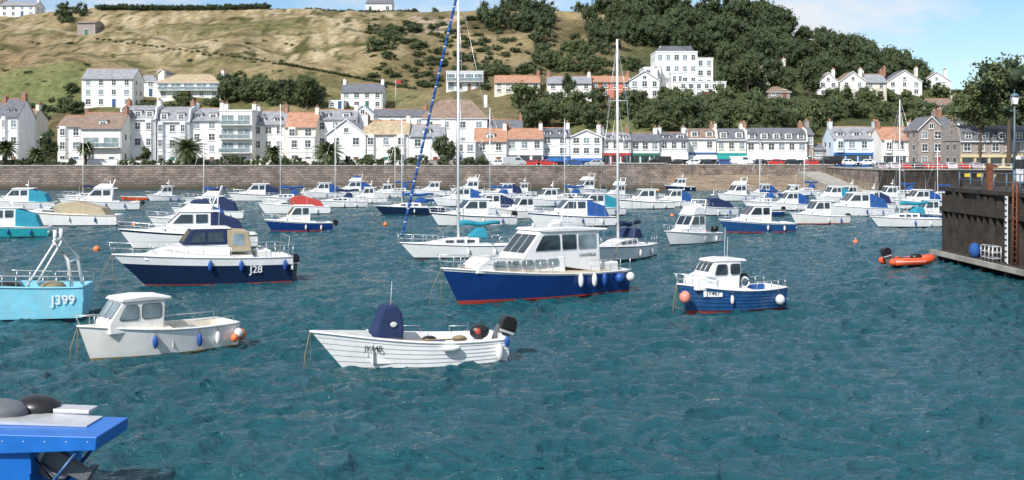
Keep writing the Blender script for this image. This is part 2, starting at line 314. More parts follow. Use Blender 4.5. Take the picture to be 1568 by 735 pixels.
def mass(name,items,vs=variants):
    VV=[];FF=[];TT=[];o=0
    for (x,y,z,R,H,tint) in items:
        v,f,t=vs[rng.integers(len(vs))]; a=rng.random()*6.28; ca,sa=math.cos(a),math.sin(a)
        q=np.stack([(v[:,0]*ca-v[:,1]*sa)*R+x,(v[:,0]*sa+v[:,1]*ca)*R+y,v[:,2]*H/2+z],1)
        VV.append(q);FF.append(f+o);TT.append(np.clip(t*.8+tint,0,1.3));o+=len(q)
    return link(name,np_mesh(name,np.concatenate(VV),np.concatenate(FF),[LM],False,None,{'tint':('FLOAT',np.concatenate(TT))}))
def zone(u0,u1,v0,v1,n,R,H,tint=0,poly=None):
    out=[]
    for _ in range(n):
        u=random.uniform(u0,u1); 
        if callable(v0): v=random.uniform(v0(u),v1(u))
        else: v=random.uniform(v0,v1)
        x,y,z=place(u,v); s=random.uniform(.6,1.35)
        out.append((x,y,z-.6-R*.15,R*s,H*s*random.uniform(.8,1.2),tint+random.uniform(-.15,.18)))
    return out
sky_line=lambda u: float(np.interp(u,[560,1000,1150,1250,1350,1400,1460,1568],[15,18,38,62,105,128,145,150]))
W1=[]
W1+=zone(900,1420,lambda u:sky_line(u)-2,lambda u:sky_line(u)+6,95,4.8,9.5,-.12)
W1+=zone(990,1400,lambda u:sky_line(u),lambda u:min(sky_line(u)+60,128),165,4.5,9,-.12)
W1+=zone(900,1000,20,75,38,3.8,8,-.08)
W1+=zone(640,905,lambda u:12,lambda u:18,16,3.0,6,-.1)
W1+=zone(745,838,28,52,22,4.4,9,-.16)
mass('woodland_treeline',W1)
W2=zone(790,1130,160,205,64,3.4,6.5,.1)+zone(1000,1270,165,212,60,3.4,7,.1)+zone(820,935,70,112,34,3.2,6,.16)+zone(1110,1260,100,150,38,3.4,7.5,-.1)+zone(1270,1420,152,190,36,3.0,5,.2)+zone(1420,1568,150,200,34,3.4,6,.05)
mass('hillside_trees',W2)
W3=zone(330,500,135,168,36,3.2,5.5,.0)+zone(200,340,152,175,16,2.4,3.5,.1)+zone(0,120,165,190,14,2.4,3.4,.05)+zone(40,95,150,240,8,2,3,.1)+zone(560,780,28,135,150,2.2,2.2,.06)+zone(560,640,40,80,22,3,3.6,-.08)+zone(0,560,60,150,40,1.4,1.3,.1)
W3+=zone(95,145,20,34,8,3,6,-.05)+zone(100,140,135,150,6,2,3,.1)+zone(700,1000,92,118,26,2.4,3.5,.05)+zone(640,900,55,110,60,2.0,2.2,.0)+zone(0,640,20,150,110,.9,.8,.15)
mass('hillside_scrub',W3)
hd=[]
for u in np.arange(150,640,4.5):
    x,y,z=place(u,lerp(8,16,abs(math.sin(u*.006)))); hd.append((x,y,z-.6,1.9,2.6+random.random()*.8,-.05))
for u in np.arange(430,640,6): 
    x,y,z=place(u,lerp(98,138,(u-430)/210)); hd.append((x,y,z-.5,1.1,1.4,.05))
for u in np.arange(150,430,9): 
    x,y,z=place(u,lerp(60,98,(u-150)/280)+random.uniform(-2,2)); hd.append((x,y,z-.5,1.0,1.1,.15))
mass('field_hedge',hd)
gd=[]
for u in list(range(0,120,8))+list(range(190,640,9))+list(range(640,760,12)):
    Y=random.uniform(229,236); gd.append(((u-784)/F*Y+random.uniform(-.6,.6),Y,4.0,random.uniform(.7,1.6),random.uniform(1.2,3.2),random.uniform(-.1,.3)))
mass('garden_shrubs',gd)
TM=[tree_mesh(3.2,6,2.4,3600,.16,34),tree_mesh(3.6,5.5,3.0,3600,.17,36),tree_mesh(2.6,6.5,2.2,2800,.15,30)]
def tree(name,x,y,z,s,i=0):
    o=link(name,TM[i],(x,y,z)); o.scale=(s,s,s*random.uniform(.9,1.1)); o.rotation_euler=(0,0,random.random()*6.28); return o
for u,v,s in ((75,233,1.0),(222,244,.6),(604,244,.55),(676,247,.95),(690,244,.7),(840,205,1.2),(870,160,1.0),(820,210,1.1),(1060,205,1.2),(1120,205,1.2),(1205,212,1.0),(1240,150,1.5),(1145,150,1.6),(1115,118,1.3),(345,160,1.0),(470,168,1.1),(440,160,1.0),(1185,212,1.0),(1015,205,1.0)):
    if v>215: Y=238; x=(u-784)/F*Y; z=4.1
    else: x,Y,z=place(u,v)
    tree('broadleaf_tree',x,Y,z,s,random.randrange(3))
for u,Y,z,s in ((1500,222,5,1.9),(1545,216,5,2.2),(1590,214,5,2.1),(1475,240,6,1.5),(1455,262,7,1.3)):
    tree('oak_tree',(u-784)/F*Y,Y,z+ (3 if s>1.8 else 1.5),s,random.randrange(2))
def palm(u,Y,h,s):
    b=B(); b.tube('trunk','bark',[(0,0,-.5),(.05,0,h*.5),(0,0,h)],.28*s+.1,9,.26*s+.08); b.ell('crown_base','bark',(0,0,h),(.5*s,.5*s,.7*s))
    M['palm_leaf']=M.get('palm_leaf') or mat('palm_leaf',(.08,.11,.035),.6,var=.5,nscale=2)
    for i in range(60):
        az=i*2.4; el=math.radians(lerp(80,-35,(i/60)**.9)); Ln=2.6*s*random.uniform(.85,1.1); pts=[]
        for k in range(7):
            t=k/6; e=el-t*t*1.25; r=Ln*t
            pts.append(Vector((math.cos(az)*r*math.cos(el-.5*t*t),math.sin(az)*r*math.cos(el-.5*t*t),h+.3+Ln*t*math.sin(el)-1.15*t*t*s)))
        side=Vector((-math.sin(az),math.cos(az),0)); b.tube('fronds','palm_leaf',pts,.035,3,.01)
        vs=[];fs=[]
        for k in range(1,26):
            t=k/26*6; a=int(t); f=t-a; c=pts[a].lerp(pts[min(a+1,6)],f); fw=(pts[min(a+1,6)]-pts[a]).normalized(); wl=.55*s*math.sin(math.pi*min(k/26*.9+.12,1))
            for sg in (-1,1):
                tip=c+side*sg*wl+fw*wl*.5-Vector((0,0,wl*.45)); o=len(vs); vs+= [c-fw*.08,c+fw*.08,tip]; fs.append((o,o+1,o+2))
        b.add('fronds','palm_leaf',vs,fs)
    b.finish('palm_tree',((u-784)/F*Y,Y,4.1),random.random()*6)
palm(287,230,3.4,1.75); palm(503,230,3.0,1.5); palm(131,234,3.8,.9); palm(8,234,3.8,1.2); palm(418,234,3.0,.9); palm(56,234,2.6,.9)

# ---------------------------------------------------------------- buildings
def window(b,x,y,z,w,h,fr='frame_white',glass='glass',mull=True,sill=True):
    b.box('window_glass',glass,(x,y-.01,z),(w-.1,.04,h-.1)); t=.09
    b.box('window_frames',fr,(x,y-.045,z+h/2-t/2),(w,.1,t)); b.box('window_frames',fr,(x,y-.045,z-h/2+t/2),(w,.1,t))
    for sx in (-1,1): b.box('window_frames',fr,(x+sx*(w/2-t/2),y-.045,z),(t,.1,h-2*t-.004))
    if mull: 
        b.box('window_frames',fr,(x,y-.04,z),(.07,.08,h-2*t-.008)); 
        if h>1.1: b.box('window_frames',fr,(x,y-.034,z+.05),(w-2*t-.006,.06,.06))
    if sill: b.box('window_sills','w_ivory',(x,y-.09,z-h/2-.07),(w+.25,.2,.1))
def dormer(b,x,y,z,w,h,wall,roof,gab=True):
    d=2.6; b.box('dormer_walls',wall,(x,y+d/2,z+h/2),(w,d,h)); window(b,x,y,z+h/2,w*.74,h*.72,sill=False)
    if gab: b.extr('dormer_roofs',roof,[(x-w/2-.2,z+h-.05),(x,z+h+.6),(x+w/2+.2,z+h-.05),(x+w/2+.2,z+h-.2),(x-w/2-.2,z+h-.2)],'y',y-.25,y+d)
    else: b.box('dormer_roofs','lead',(x,y+d/2-.1,z+h+.07),(w+.3,d+.2,.14))
def house(u0,u1,Y,ve,vr,wall='w_white',roof='slate',st='side',fl=3,bays=2,vb=None,zb=4.15,ch=1,dorm=0,shop=None,awn=None,balc=0,depth=9,rot=0,name='terraced_house',fr='frame_white',bay=0,mats=None):
    x0=(u0-784)/F*Y; x1=(u1-784)/F*Y; w=x1-x0-.05; cx=(x0+x1)/2
    if vb is not None: zb=CH-(vb-HZ)/F*Y
    ze=CH-(ve-HZ)/F*Y-zb; zr=CH-(vr-HZ)/F*Y-zb; b=B(); hw=w/2; d=depth
    if st=='side':
        b.extr('walls',wall,[(0,-4),(0,ze),(d/2,zr-.12),(d,ze),(d,-4)],'x',-hw,hw)
        b.extr('roof',roof,[(-.35,ze-.12),(d/2,zr),(d+.35,ze-.12),(d+.35,ze-.3),(d/2,zr-.2),(-.35,ze-.3)],'x',-hw-.12,hw+.12)
        b.tube('ridge_tiles','terracotta',[(-hw,d/2,zr+.02),(hw,d/2,zr+.02)],.1,5)
    elif st=='gable':
        b.extr('walls',wall,[(-hw,-4),(-hw,ze),(0,zr-.12),(hw,ze),(hw,-4)],'y',0,d)
        b.extr('roof',roof,[(-hw-.3,ze-.15),(0,zr),(hw+.3,ze-.15),(hw+.3,ze-.33),(0,zr-.2),(-hw-.3,ze-.33)],'y',-.3,d)
        b.extr('bargeboards','frame_white',[(-hw-.3,ze-.36),(-hw-.3,ze-.12),(0,zr+.04),(hw+.3,ze-.12),(hw+.3,ze-.36),(0,zr-.2)],'y',-.36,-.302)
        if zr-ze>2: window(b,0,0,ze+(zr-ze)*.25,1.0,1.1,fr)
    elif st=='hip':
        b.box('walls',wall,(0,d/2,(ze-4)/2),(w,d,ze+4)); o=.45; rl=max(hw-d*.45,hw*.25)
        vs=[(-hw-o,-o,ze-.1),(hw+o,-o,ze-.1),(hw+o,d+o,ze-.1),(-hw-o,d+o,ze-.1),(-rl,d/2,zr),(rl,d/2,zr)]
        b.add('roof',roof,vs,[(0,1,5,4),(1,2,5),(2,3,4,5),(3,0,4),(3,2,1,0)]); b.box('eaves','frame_white',(0,d/2,ze-.2),(w+.8,d+.8,.16))
    elif st=='mansard':
        zm=ze+(zr-ze)*.72
        b.box('walls',wall,(0,d/2,(ze-4)/2),(w,d,ze+4)); b.extr('roof',roof,[(-.15,ze+.02),(1.0,zm),(d/2,zr),(d-1.0,zm),(d+.15,ze+.02)],'x',-hw+.02,hw-.02)
        b.box('cornice','frame_white',(0,-.12,ze-.08),(w,.36,.2))
        for sx in (-1,1): b.extr('party_walls',wall,[(-.2,ze+.04),(.8,zm+.25),(d/2,zr+.3),(d-.8,zm+.2),(d,ze+.05)],'x',sx*hw-.14,sx*hw+.14)
    elif st=='flat':
        b.box('walls',wall,(0,d/2,(ze-4)/2),(w,d,ze+4)); b.box('parapet',wall,(0,d/2,ze+.15),(w+.25,d+.25,.3)); b.box('roof','lead',(0,d/2,ze+.32),(w-.3,d-.3,.05))
    if st in('side','mansard'):
        b.box('gutter','lead',(0,-.42 if st=='side' else -.36,ze-.22),(w+.1,.13,.12)); b.box('downpipe','frame_white' if random.random()<.5 else 'lead',(hw-.25,-.08,ze/2),(.1,.1,ze-.4))
    fh=ze/fl; bw=w/bays
    for f in range(fl):
        zc=fh*f+fh*.56
        for i in range(bays):
            x=-hw+bw*(i+.5); ww=min(1.25,bw*.55)*random.choice((1,1,1.15)); hh=min(1.6,fh*.6)
            if f==0 and shop:
                b.box('shop_window','glass',(x,-.03,fh*.48),(bw-.5,.1,fh*.62)); b.box('shopfront_posts',shop,(x-bw/2+.2,-.06,fh*.45),(.28,.16,fh*.9)); continue
            if f==0 and i==bays//2 and not shop:
                b.box('front_door',random.choice(('door_blue','door_green','door_red','door_wood')),(x,-.03,1.05),(.95,.1,2.1)); b.box('door_surround','frame_white',(x,-.05,2.2),(1.25,.16,.14)); continue
            if balc and f>=1:
                b.box('patio_glazing','glass_light',(x,-.02,fh*f+1.1),(bw*.78,.06,2.0)); 
                for k in (-1,0,1): b.box('window_frames',fr,(x+k*bw*.38,-.06,fh*f+1.1),(.09,.1,2.1))
                continue
            if bay and i in((0,) if bays<3 else (0,bays-1)) and f<fl:
                bb=min(bw*.8,2.3); zc2=zc
                b.extr('bay_walls',wall,[(x-bb/2,.0),(x-bb/2+.45,-.7),(x+bb/2-.45,-.7),(x+bb/2,.0)],'z',fh*f+ .02,fh*f+fh-.04)
                window(b,x,-.7,zc2,bb-1.0,hh,fr); continue
            window(b,x,0,zc,ww,hh,fr,glass=random.choice(('glass','glass','glass_light')))
        if f>=1 and random.random()<.5 and not balc: b.box('string_course','w_ivory',(0,-.03,fh*f),(w-.01,.1,.14))
        if balc and f>=1:
            b.box('balcony_slab','w_ivory',(0,-.65,fh*f-.02),(w*.94,1.25,.16)); b.box('balcony_rail','frame_white',(0,-1.24,fh*f+1.0),(w*.94,.06,.07)); b.box('balcony_glass','glass_light',(0,-1.24,fh*f+.52),(w*.93,.03,.8))
    if shop:
        b.box('fascia',shop,(0,-.12,fh*.9),(w-.1,.3,.55)); b.box('stallriser',shop,(0,-.1,.25),(w-.1,.2,.5))
    if awn: b.extr('awning',awn,[(-.02,fh*.85),(-1.7,fh*.62),(-1.7,fh*.5),(-.02,fh*.78)],'x',-hw+.2,hw-.2)
    if dorm:
        for i in range(dorm):
            x=-hw+w/dorm*(i+.5)
            if st=='mansard': dormer(b,x,.12,ze+.25,min(1.6,w/dorm*.7),min(1.6,(zr-ze)*.62),wall if random.random()<.6 else 'w_white',roof,random.random()<.5)
            else: dormer(b,x,d*.12,ze+.1,min(1.7,w/dorm*.7),min(1.5,(zr-ze)*.6),'w_white',roof,random.random()<.7)
    for i in range(ch):
        x=(hw-.45)*(1 if i==0 else -1); zt=zr+1.0
        if st=='flat': zt=ze+1.6
        cm=random.choice(('brick_chimney',wall,wall)); b.box('chimney',cm,(x,d/2,zt-1.4),(.8,1.5,3.0)); b.box('chimney_cap','concrete',(x,d/2,zt+.14),(.95,1.65,.12))
        for k in (-.45,0,.45): b.tube('chimney_pots','terracotta',[(x,d/2+k,zt+.15),(x,d/2+k,zt+.65)],.14,6,.11)
    for sx in (-1,1):
        for f in range(fl):
            for yy in (d*.3,d*.7):
                if name!='terraced_house': 
                    b.box('side_window_glass','glass',(sx*(hw+.0),yy,fh*f+fh*.55),(.05,.9,1.2)); b.box('side_window_frames',fr,(sx*(hw+.0),yy,fh*f+fh*.55+.66),(.12,1.06,.1)); b.box('side_window_frames',fr,(sx*(hw+.0),yy,fh*f+fh*.55-.66),(.16,1.1,.1))
    return b.finish(name,(cx,Y,zb),math.radians(rot))
H_=house
H_(-40,-2,252,180,155,'w_grey','slate'); H_(0,28,250,178,150,'w_white','slate',fl=3,bays=2,dorm=1,bay=1); H_(28,50,262,182,166,'w_cream','brown_tile')
H_(88,126,246,193,176,'w_white','brown_tile',fl=3,bays=2,bay=1); H_(124,186,240,196,171,'w_ivory','brown_tile',fl=2,bays=2,balc=1,dorm=1,name='seaside_house')
H_(184,238,246,182,160,'w_white','slate_light','mansard',fl=3,bays=3,dorm=3,bay=1,ch=2); H_(238,290,247,186,162,'w_grey','slate_light','mansard',fl=3,bays=3,dorm=2,bay=1)
H_(290,336,248,184,164,'w_white','slate_light','side',fl=4,bays=2,dorm=2,ch=2); H_(336,386,244,170,168,'w_ivory','slate','flat',fl=4,bays=2,balc=1,ch=2)
H_(386,436,248,190,169,'w_ivory','slate_light','side',fl=3,bays=3,dorm=2,ch=2); H_(436,484,247,194,171,'w_cream','orange_tile','side',fl=3,bays=2,bay=1,ch=1)
H_(440,482,238,210,206,'w_ivory','slate','flat',fl=2,bays=2,ch=0,depth=6)
H_(482,545,252,182,167,'w_white','slate_light','side',fl=3,bays=3,dorm=2); H_(500,560,242,205,182,'w_white','slate_light','gable',fl=2,bays=2)
H_(538,572,256,175,160,'w_white','slate_light','gable',fl=4,bays=2,ch=0); H_(556,626,243,205,184,'w_ivory','tan_tile','side',fl=2,bays=3,bay=1,ch=2)
H_(570,652,270,176,166,'w_white','slate','side',fl=3,bays=4)
H_(626,680,243,208,190,'w_white','slate_light','side',fl=2,bays=2,dorm=1); H_(646,746,266,180,151,'w_white','brown_tile','hip',fl=3,bays=4,ch=1,name='guest_house')
H_(680,728,241,218,210,'w_white','slate_light','flat',fl=2,bays=3,balc=0,ch=0); H_(726,776,246,216,196,'w_ivory','orange_tile','side',fl=2,bays=2,dorm=1)
H_(774,832,247,212,196,'w_white','orange_tile','side',fl=2,bays=3,shop='w_white',ch=2)
H_(745,800,266,196,182,'w_white','slate','side',fl=3,bays=3)
H_(826,874,249,208,195,'w_white','slate','side',fl=3,bays=2,dorm=2,shop='door_blue',awn='awn_blue'); H_(874,922,249,208,198,'w_white','slate','gable',fl=3,bays=3,shop='w_white',awn='awn_blue')
H_(920,966,250,213,202,'w_ivory','slate_light','side',fl=2,bays=3,dorm=2,shop='awn_red',ch=2); H_(966,1010,251,214,203,'w_white','slate','side',fl=2,bays=3,shop='door_green')
H_(1010,1054,252,213,202,'w_grey','slate','side',fl=2,bays=3,dorm=2,shop='w_white',awn='awn_white',ch=2); H_(1052,1098,256,212,196,'w_ivory','brown_tile','mansard',fl=2,bays=2,dorm=2,shop='door_blue',awn='awn_white')
H_(1096,1144,256,214,196,'w_cream','slate','mansard',fl=2,bays=3,dorm=2,shop='awn_teal',awn='awn_teal',ch=2); e=H_(1142,1236,256,216,195,'w_ivory','slate','mansard',fl=2,bays=6,dorm=5,shop='w_white',awn='awn_white',ch=2,name='harbour_hotel')
H_(1236,1246,257,205,192,'w_stone','slate','side',fl=2,bays=1,ch=1)
H_(1276,1352,250,212,193,'w_blue','slate_light','side',fl=2,bays=4,dorm=3,shop='awn_blue',ch=2,name='harbour_pub',bay=1); H_(1246,1278,256,228,220,'w_stone','slate','side',fl=2,bays=2,ch=0)
H_(1350,1408,244,214,194,'w_ivory','orange_tile','side',fl=2,bays=3,shop='w_white',bay=1,ch=2); H_(1406,1446,238,198,178,'w_stone','slate','gable',fl=3,bays=2,ch=1,name='stone_house'); H_(1446,1508,236,198,176,'w_stone','slate','side',fl=3,bays=3,dorm=1,ch=2,name='stone_house',bay=1)
H_(1470,1600,222,216,191,'w_stone','slate','mansard',fl=2,bays=6,dorm=5,shop='w_yellow',ch=2,name='harbour_hotel'); H_(1600,1700,222,210,190,'w_cream','slate','side',fl=3,bays=5)
def hh(u0,u1,vb,ve,vr,**k):
    x,y,z=place((u0+u1)/2,vb); k.setdefault('name','hillside_house'); house(u0,u1,y,ve,vr,zb=z,**k)
hh(125,204,164,120,103,wall='w_white',roof='slate_light',st='side',fl=3,bays=4,ch=0,dorm=0); hh(203,240,148,124,113,wall='w_white',roof='slate_light',st='hip',fl=2,bays=2,ch=1)
hh(240,338,151,126,112,wall='w_ivory',roof='tan_tile',st='hip',fl=2,bays=5,ch=2,balc=1); hh(242,252,150,110,106,wall='w_white',roof='slate',st='gable',fl=1,bays=1,ch=0)
hh(522,586,167,140,126,wall='w_white',roof='slate',st='side',fl=2,bays=4,ch=2); hh(503,526,167,155,152,wall='w_white',roof='slate',st='flat',fl=1,bays=2,ch=0)
hh(683,740,140,110,107,wall='w_grey',roof='slate',st='flat',fl=2,bays=4,ch=0,balc=1,fr='frame_dark'); hh(757,827,143,126,114,wall='w_cream',roof='orange_tile',st='side',fl=2,bays=5,ch=1)
hh(838,906,151,127,115,wall='w_ivory',roof='slate_light',st='side',fl=2,bays=4,ch=2); hh(904,966,150,125,115,wall='w_coral',roof='orange_tile',st='side',fl=2,bays=4,ch=1); hh(964,1010,151,122,108,wall='w_white',roof='slate',st='gable',fl=2,bays=3)
hh(1160,1208,131,108,94,wall='w_cream',roof='brown_tile',st='hip',fl=2,bays=3); hh(1176,1210,150,140,131,wall='w_stone',roof='brown_tile',st='hip',fl=1,bays=2,ch=0)
hh(1252,1284,148,125,110,wall='w_white',roof='brown_tile',st='gable',fl=2,bays=2); hh(1286,1326,150,124,109,wall='w_ivory',roof='brown_tile',st='gable',fl=2,bays=2); hh(1324,1358,150,126,112,wall='w_cream',roof='slate_light',st='side',fl=2,bays=2,ch=2)
hh(1358,1412,146,124,107,wall='w_ivory',roof='slate',st='gable',fl=2,bays=3,ch=2); hh(1412,1456,138,124,110,wall='w_white',roof='brown_tile',st='gable',fl=2,bays=2)
hh(1424,1470,178,160,150,wall='w_cream',roof='brown_tile',st='side',fl=2,bays=2)
hh(0,54,26,8,0,wall='w_white',roof='slate_light',st='side',fl=2,bays=4); hh(118,146,54,34,30,wall='w_stone',roof='brown_tile',st='side',fl=1,bays=1,ch=0,name='stone_barn'); hh(-40,0,20,4,-6,wall='w_cream',roof='brown_tile',st='side',fl=2,bays=3)
hh(560,600,14,4,-2,wall='w_white',roof='slate',st='side',fl=1,bays=3,ch=0)
xh,yh,zh=place(1050,150)
def hbox(u0,u1,vt,vb,dy,fl,bays,dep=12):
    house(u0,u1,yh+dy,vt,vt-1,zb=CH-(vb-HZ)/F*(yh+dy),wall='w_white',st='flat',fl=fl,bays=bays,ch=0,depth=dep,name='clifftop_hotel')
hbox(1004,1068,80,150,8,4,5); hbox(1066,1092,90,150,7,4,2); hbox(986,1012,104,150,5,3,2); hbox(1040,1112,126,152,0,2,6,8); hbox(1028,1046,112,151,2,2,2,8)
b=B(); y0=yh+9
for k in range(3): b.box('chimney','w_white',((1016+k*20-784)/F*y0,y0+3,CH-(76-HZ)/F*y0),(1.6,1,2.4))
b.extr('roof','slate',[((1006-784)/F*y0,CH-(80-HZ)/F*y0),((1013-784)/F*y0,CH-(70-HZ)/F*y0),((1058-784)/F*y0,CH-(70-HZ)/F*y0),((1066-784)/F*y0,CH-(80-HZ)/F*y0)],'y',y0+.6,y0+9); b.finish('hotel_attic')
b=B()
for i,(u0,u1,m_,h) in enumerate(((0,84,'w_stone',1.4),(92,180,'w_white',1.6),(188,282,'w_ivory',1.3),(292,380,'w_stone',1.5),(390,495,'w_ivory',1.7),(510,620,'w_white',1.4),(632,724,'w_stone',1.3))):
    Y=235.9; x0=(u0-784)/F*Y; x1=(u1-784)/F*Y; b.box('wall_panel',m_,((x0+x1)/2,Y,4.2+h/2),(x1-x0,.3,h)); b.box('wall_cap','concrete',((x0+x1)/2,Y,4.2+h+.05),(x1-x0+.1,.4,.1))
b.finish('garden_wall')

# ---------------------------------------------------------------- sea walls, quay
def wallseg(name,x0,y0,x1,y1,z,th=1.2,zb=-3,par=.0,m='granite_wall'):
    b=B(); L=math.hypot(x1-x0,y1-y0); a=math.atan2(y1-y0,x1-x0); b.box('masonry',m,(L/2,th/2,(z+zb)/2),(L,th,z-zb)); b.box('coping','concrete',(L/2,th/2-.03,z+.12),(L,th+.25,.24))
    return b.finish(name,(x0,y0,0),a)
wallseg('sea_wall',-330,222,21,222,4.5); wallseg('sea_wall',21,222,21.02,240,4.4); wallseg('sea_wall',21.5,240,68,240,4.5); wallseg('sea_wall',66.6,240.5,66.6,205.2,4.0)
b=B(); b.box('masonry','granite_wall',(25,219.2,1.0),(9,5,8.0)); b.box('coping','concrete',(25,219.2,5.1),(9.3,5.3,.2)); b.finish('harbour_steps_bastion')
b=B(); b.box('masonry','pier_dark',(200,205.6,.4),(267,1.6,7.2)); b.box('coping','concrete',(200,205.5,4.1),(267,1.9,.2)); b.finish('quay_wall')
b=B()
for i in range(26): b.tube('posts','frame_white',[(68+i*2.5,206.3,4.1),(68+i*2.5,206.3,5.1)],.05,5)
for z in (4.6,5.08): b.tube('rails','frame_white',[(68,206.3,z),(131,206.3,z)],.035,5)
b.finish('quay_railing')
b=B(); b.extr('ramp','concrete',[(208,-1),(208,.2),(239,3.2),(239,-1)],'x',60,65); b.finish('slipway')
b=B(); b.box('carriageway','asphalt',(-110,239.4,4.21),(260,5.2,.03)); b.box('kerb','concrete',(-110,236.7,4.22),(260,.2,.16)); b.finish('promenade_road')
# right pier
b=B(); b.box('masonry','pier_dark',(41.3,36,.7),(24,82,7.6)); b.box('coping','pier_dark',(41.2,36,4.63),(24.4,82.4,.26))
for i in range(24): b.box('timber_fenders','timber',(29.15+random.uniform(-.04,.04),76.6-i*.95,1.9+random.uniform(-.3,.2)),(.28,.34,4.8))
b.box('waling','timber',(29.0,60,3.3),(.16,34,.3)); b.box('landing_stage','timber',(28.6,52,.42),(1.3,48,.3)); b.box('landing_edge','concrete',(28.0,52,.46),(.2,48.2,.3))
for i in range(14): b.box('stage_piles','timber',(28.2,75-i*3.4,-.6),(.25,.25,1.8))
b.box('tide_gauge','frame_white',(28.9,66.5,2.4),(.06,.28,4.2)); 
for i in range(12): b.box('tide_marks','black_plastic',(28.86,66.5,.6+i*.34),(.03,.26,.1))
b.finish('stone_pier')
b=B()
for sx in (0,.5): b.tube('stiles','rust',[(28.85,65.0+sx,.5),(28.85,65.0+sx,5.4)],.05,6)
for i in range(14): b.tube('rungs','rust',[(28.85,65.0,.7+i*.32),(28.85,65.5,.7+i*.32)],.025,5)
b.finish('harbour_ladder')
b=B(); b.box('post','rust',(29.5,70.3,5.1),(.34,.34,2.6)); b.box('bracket','rust',(29.75,70.3,6.2),(.5,.2,.16)); b.finish('rusty_mooring_post')
b=B()
for i in range(12): b.tube('posts','lamp_paint',[(29.7,75.5-i*1.8,4.7),(29.7,75.5-i*1.8,5.8)],.045,6)
for z in (5.25,5.78): b.tube('rails','lamp_paint',[(29.7,76,z),(29.7,55,z)],.035,6)
b.finish('pier_railing')
b=B()
for i in range(6): b.box('stripes','yellow' if i%2 else 'black_plastic',(30.0+i*.42,76.0,5.55),(.42,.06,.22))
for x_ in (30.0,32.1): b.tube('legs','black_plastic',[(x_,76,4.76),(x_,76,5.6)],.04,5)
b.finish('striped_barrier')
b=B()
for i in range(4):
    for k in range(2): b.tube('frame','alloy',[(28.3+k*.5,67+i*.55,.57),(28.3+k*.5,67+i*.55,1.5)],.03,5)
for z in (.8,1.15,1.5):
    for k in range(2): b.tube('frame','alloy',[(28.3+k*.5,67,z),(28.3+k*.5,68.65,z)],.025,5)
    for i in (0,3): b.tube('frame','alloy',[(28.3,67+i*.55,z),(28.8,67+i*.55,z)],.025,5)
b.finish('lobster_pot_rack')
b=B(); b.ell('bag','canvas_blue',(28.6,70.3,1.0),(.35,.4,.5)); b.finish('blue_tarpaulin_bundle')
b=B(); b.tube('post','lamp_paint',[(0,0,0),(0,0,1.2)],.13,8,.1); b.tube('post','lamp_paint',[(0,0,1.2),(0,0,5.2)],.08,8,.05)
b.tube('arm','lamp_paint',[(-.3,0,4.9),(.3,0,4.9)],.03,6); b.extr('lantern','frame_white',[(-.11,5.3),(-.2,5.75),(.2,5.75),(.11,5.3)],'y',-.17,.17); b.ell('cap','lamp_paint',(0,0,5.78),(.28,.28,.2),zmin=0); b.tube('finial','lamp_paint',[(0,0,5.95),(0,0,6.2)],.03)
b.finish('street_lamp',(31.1,70.4,4.75))

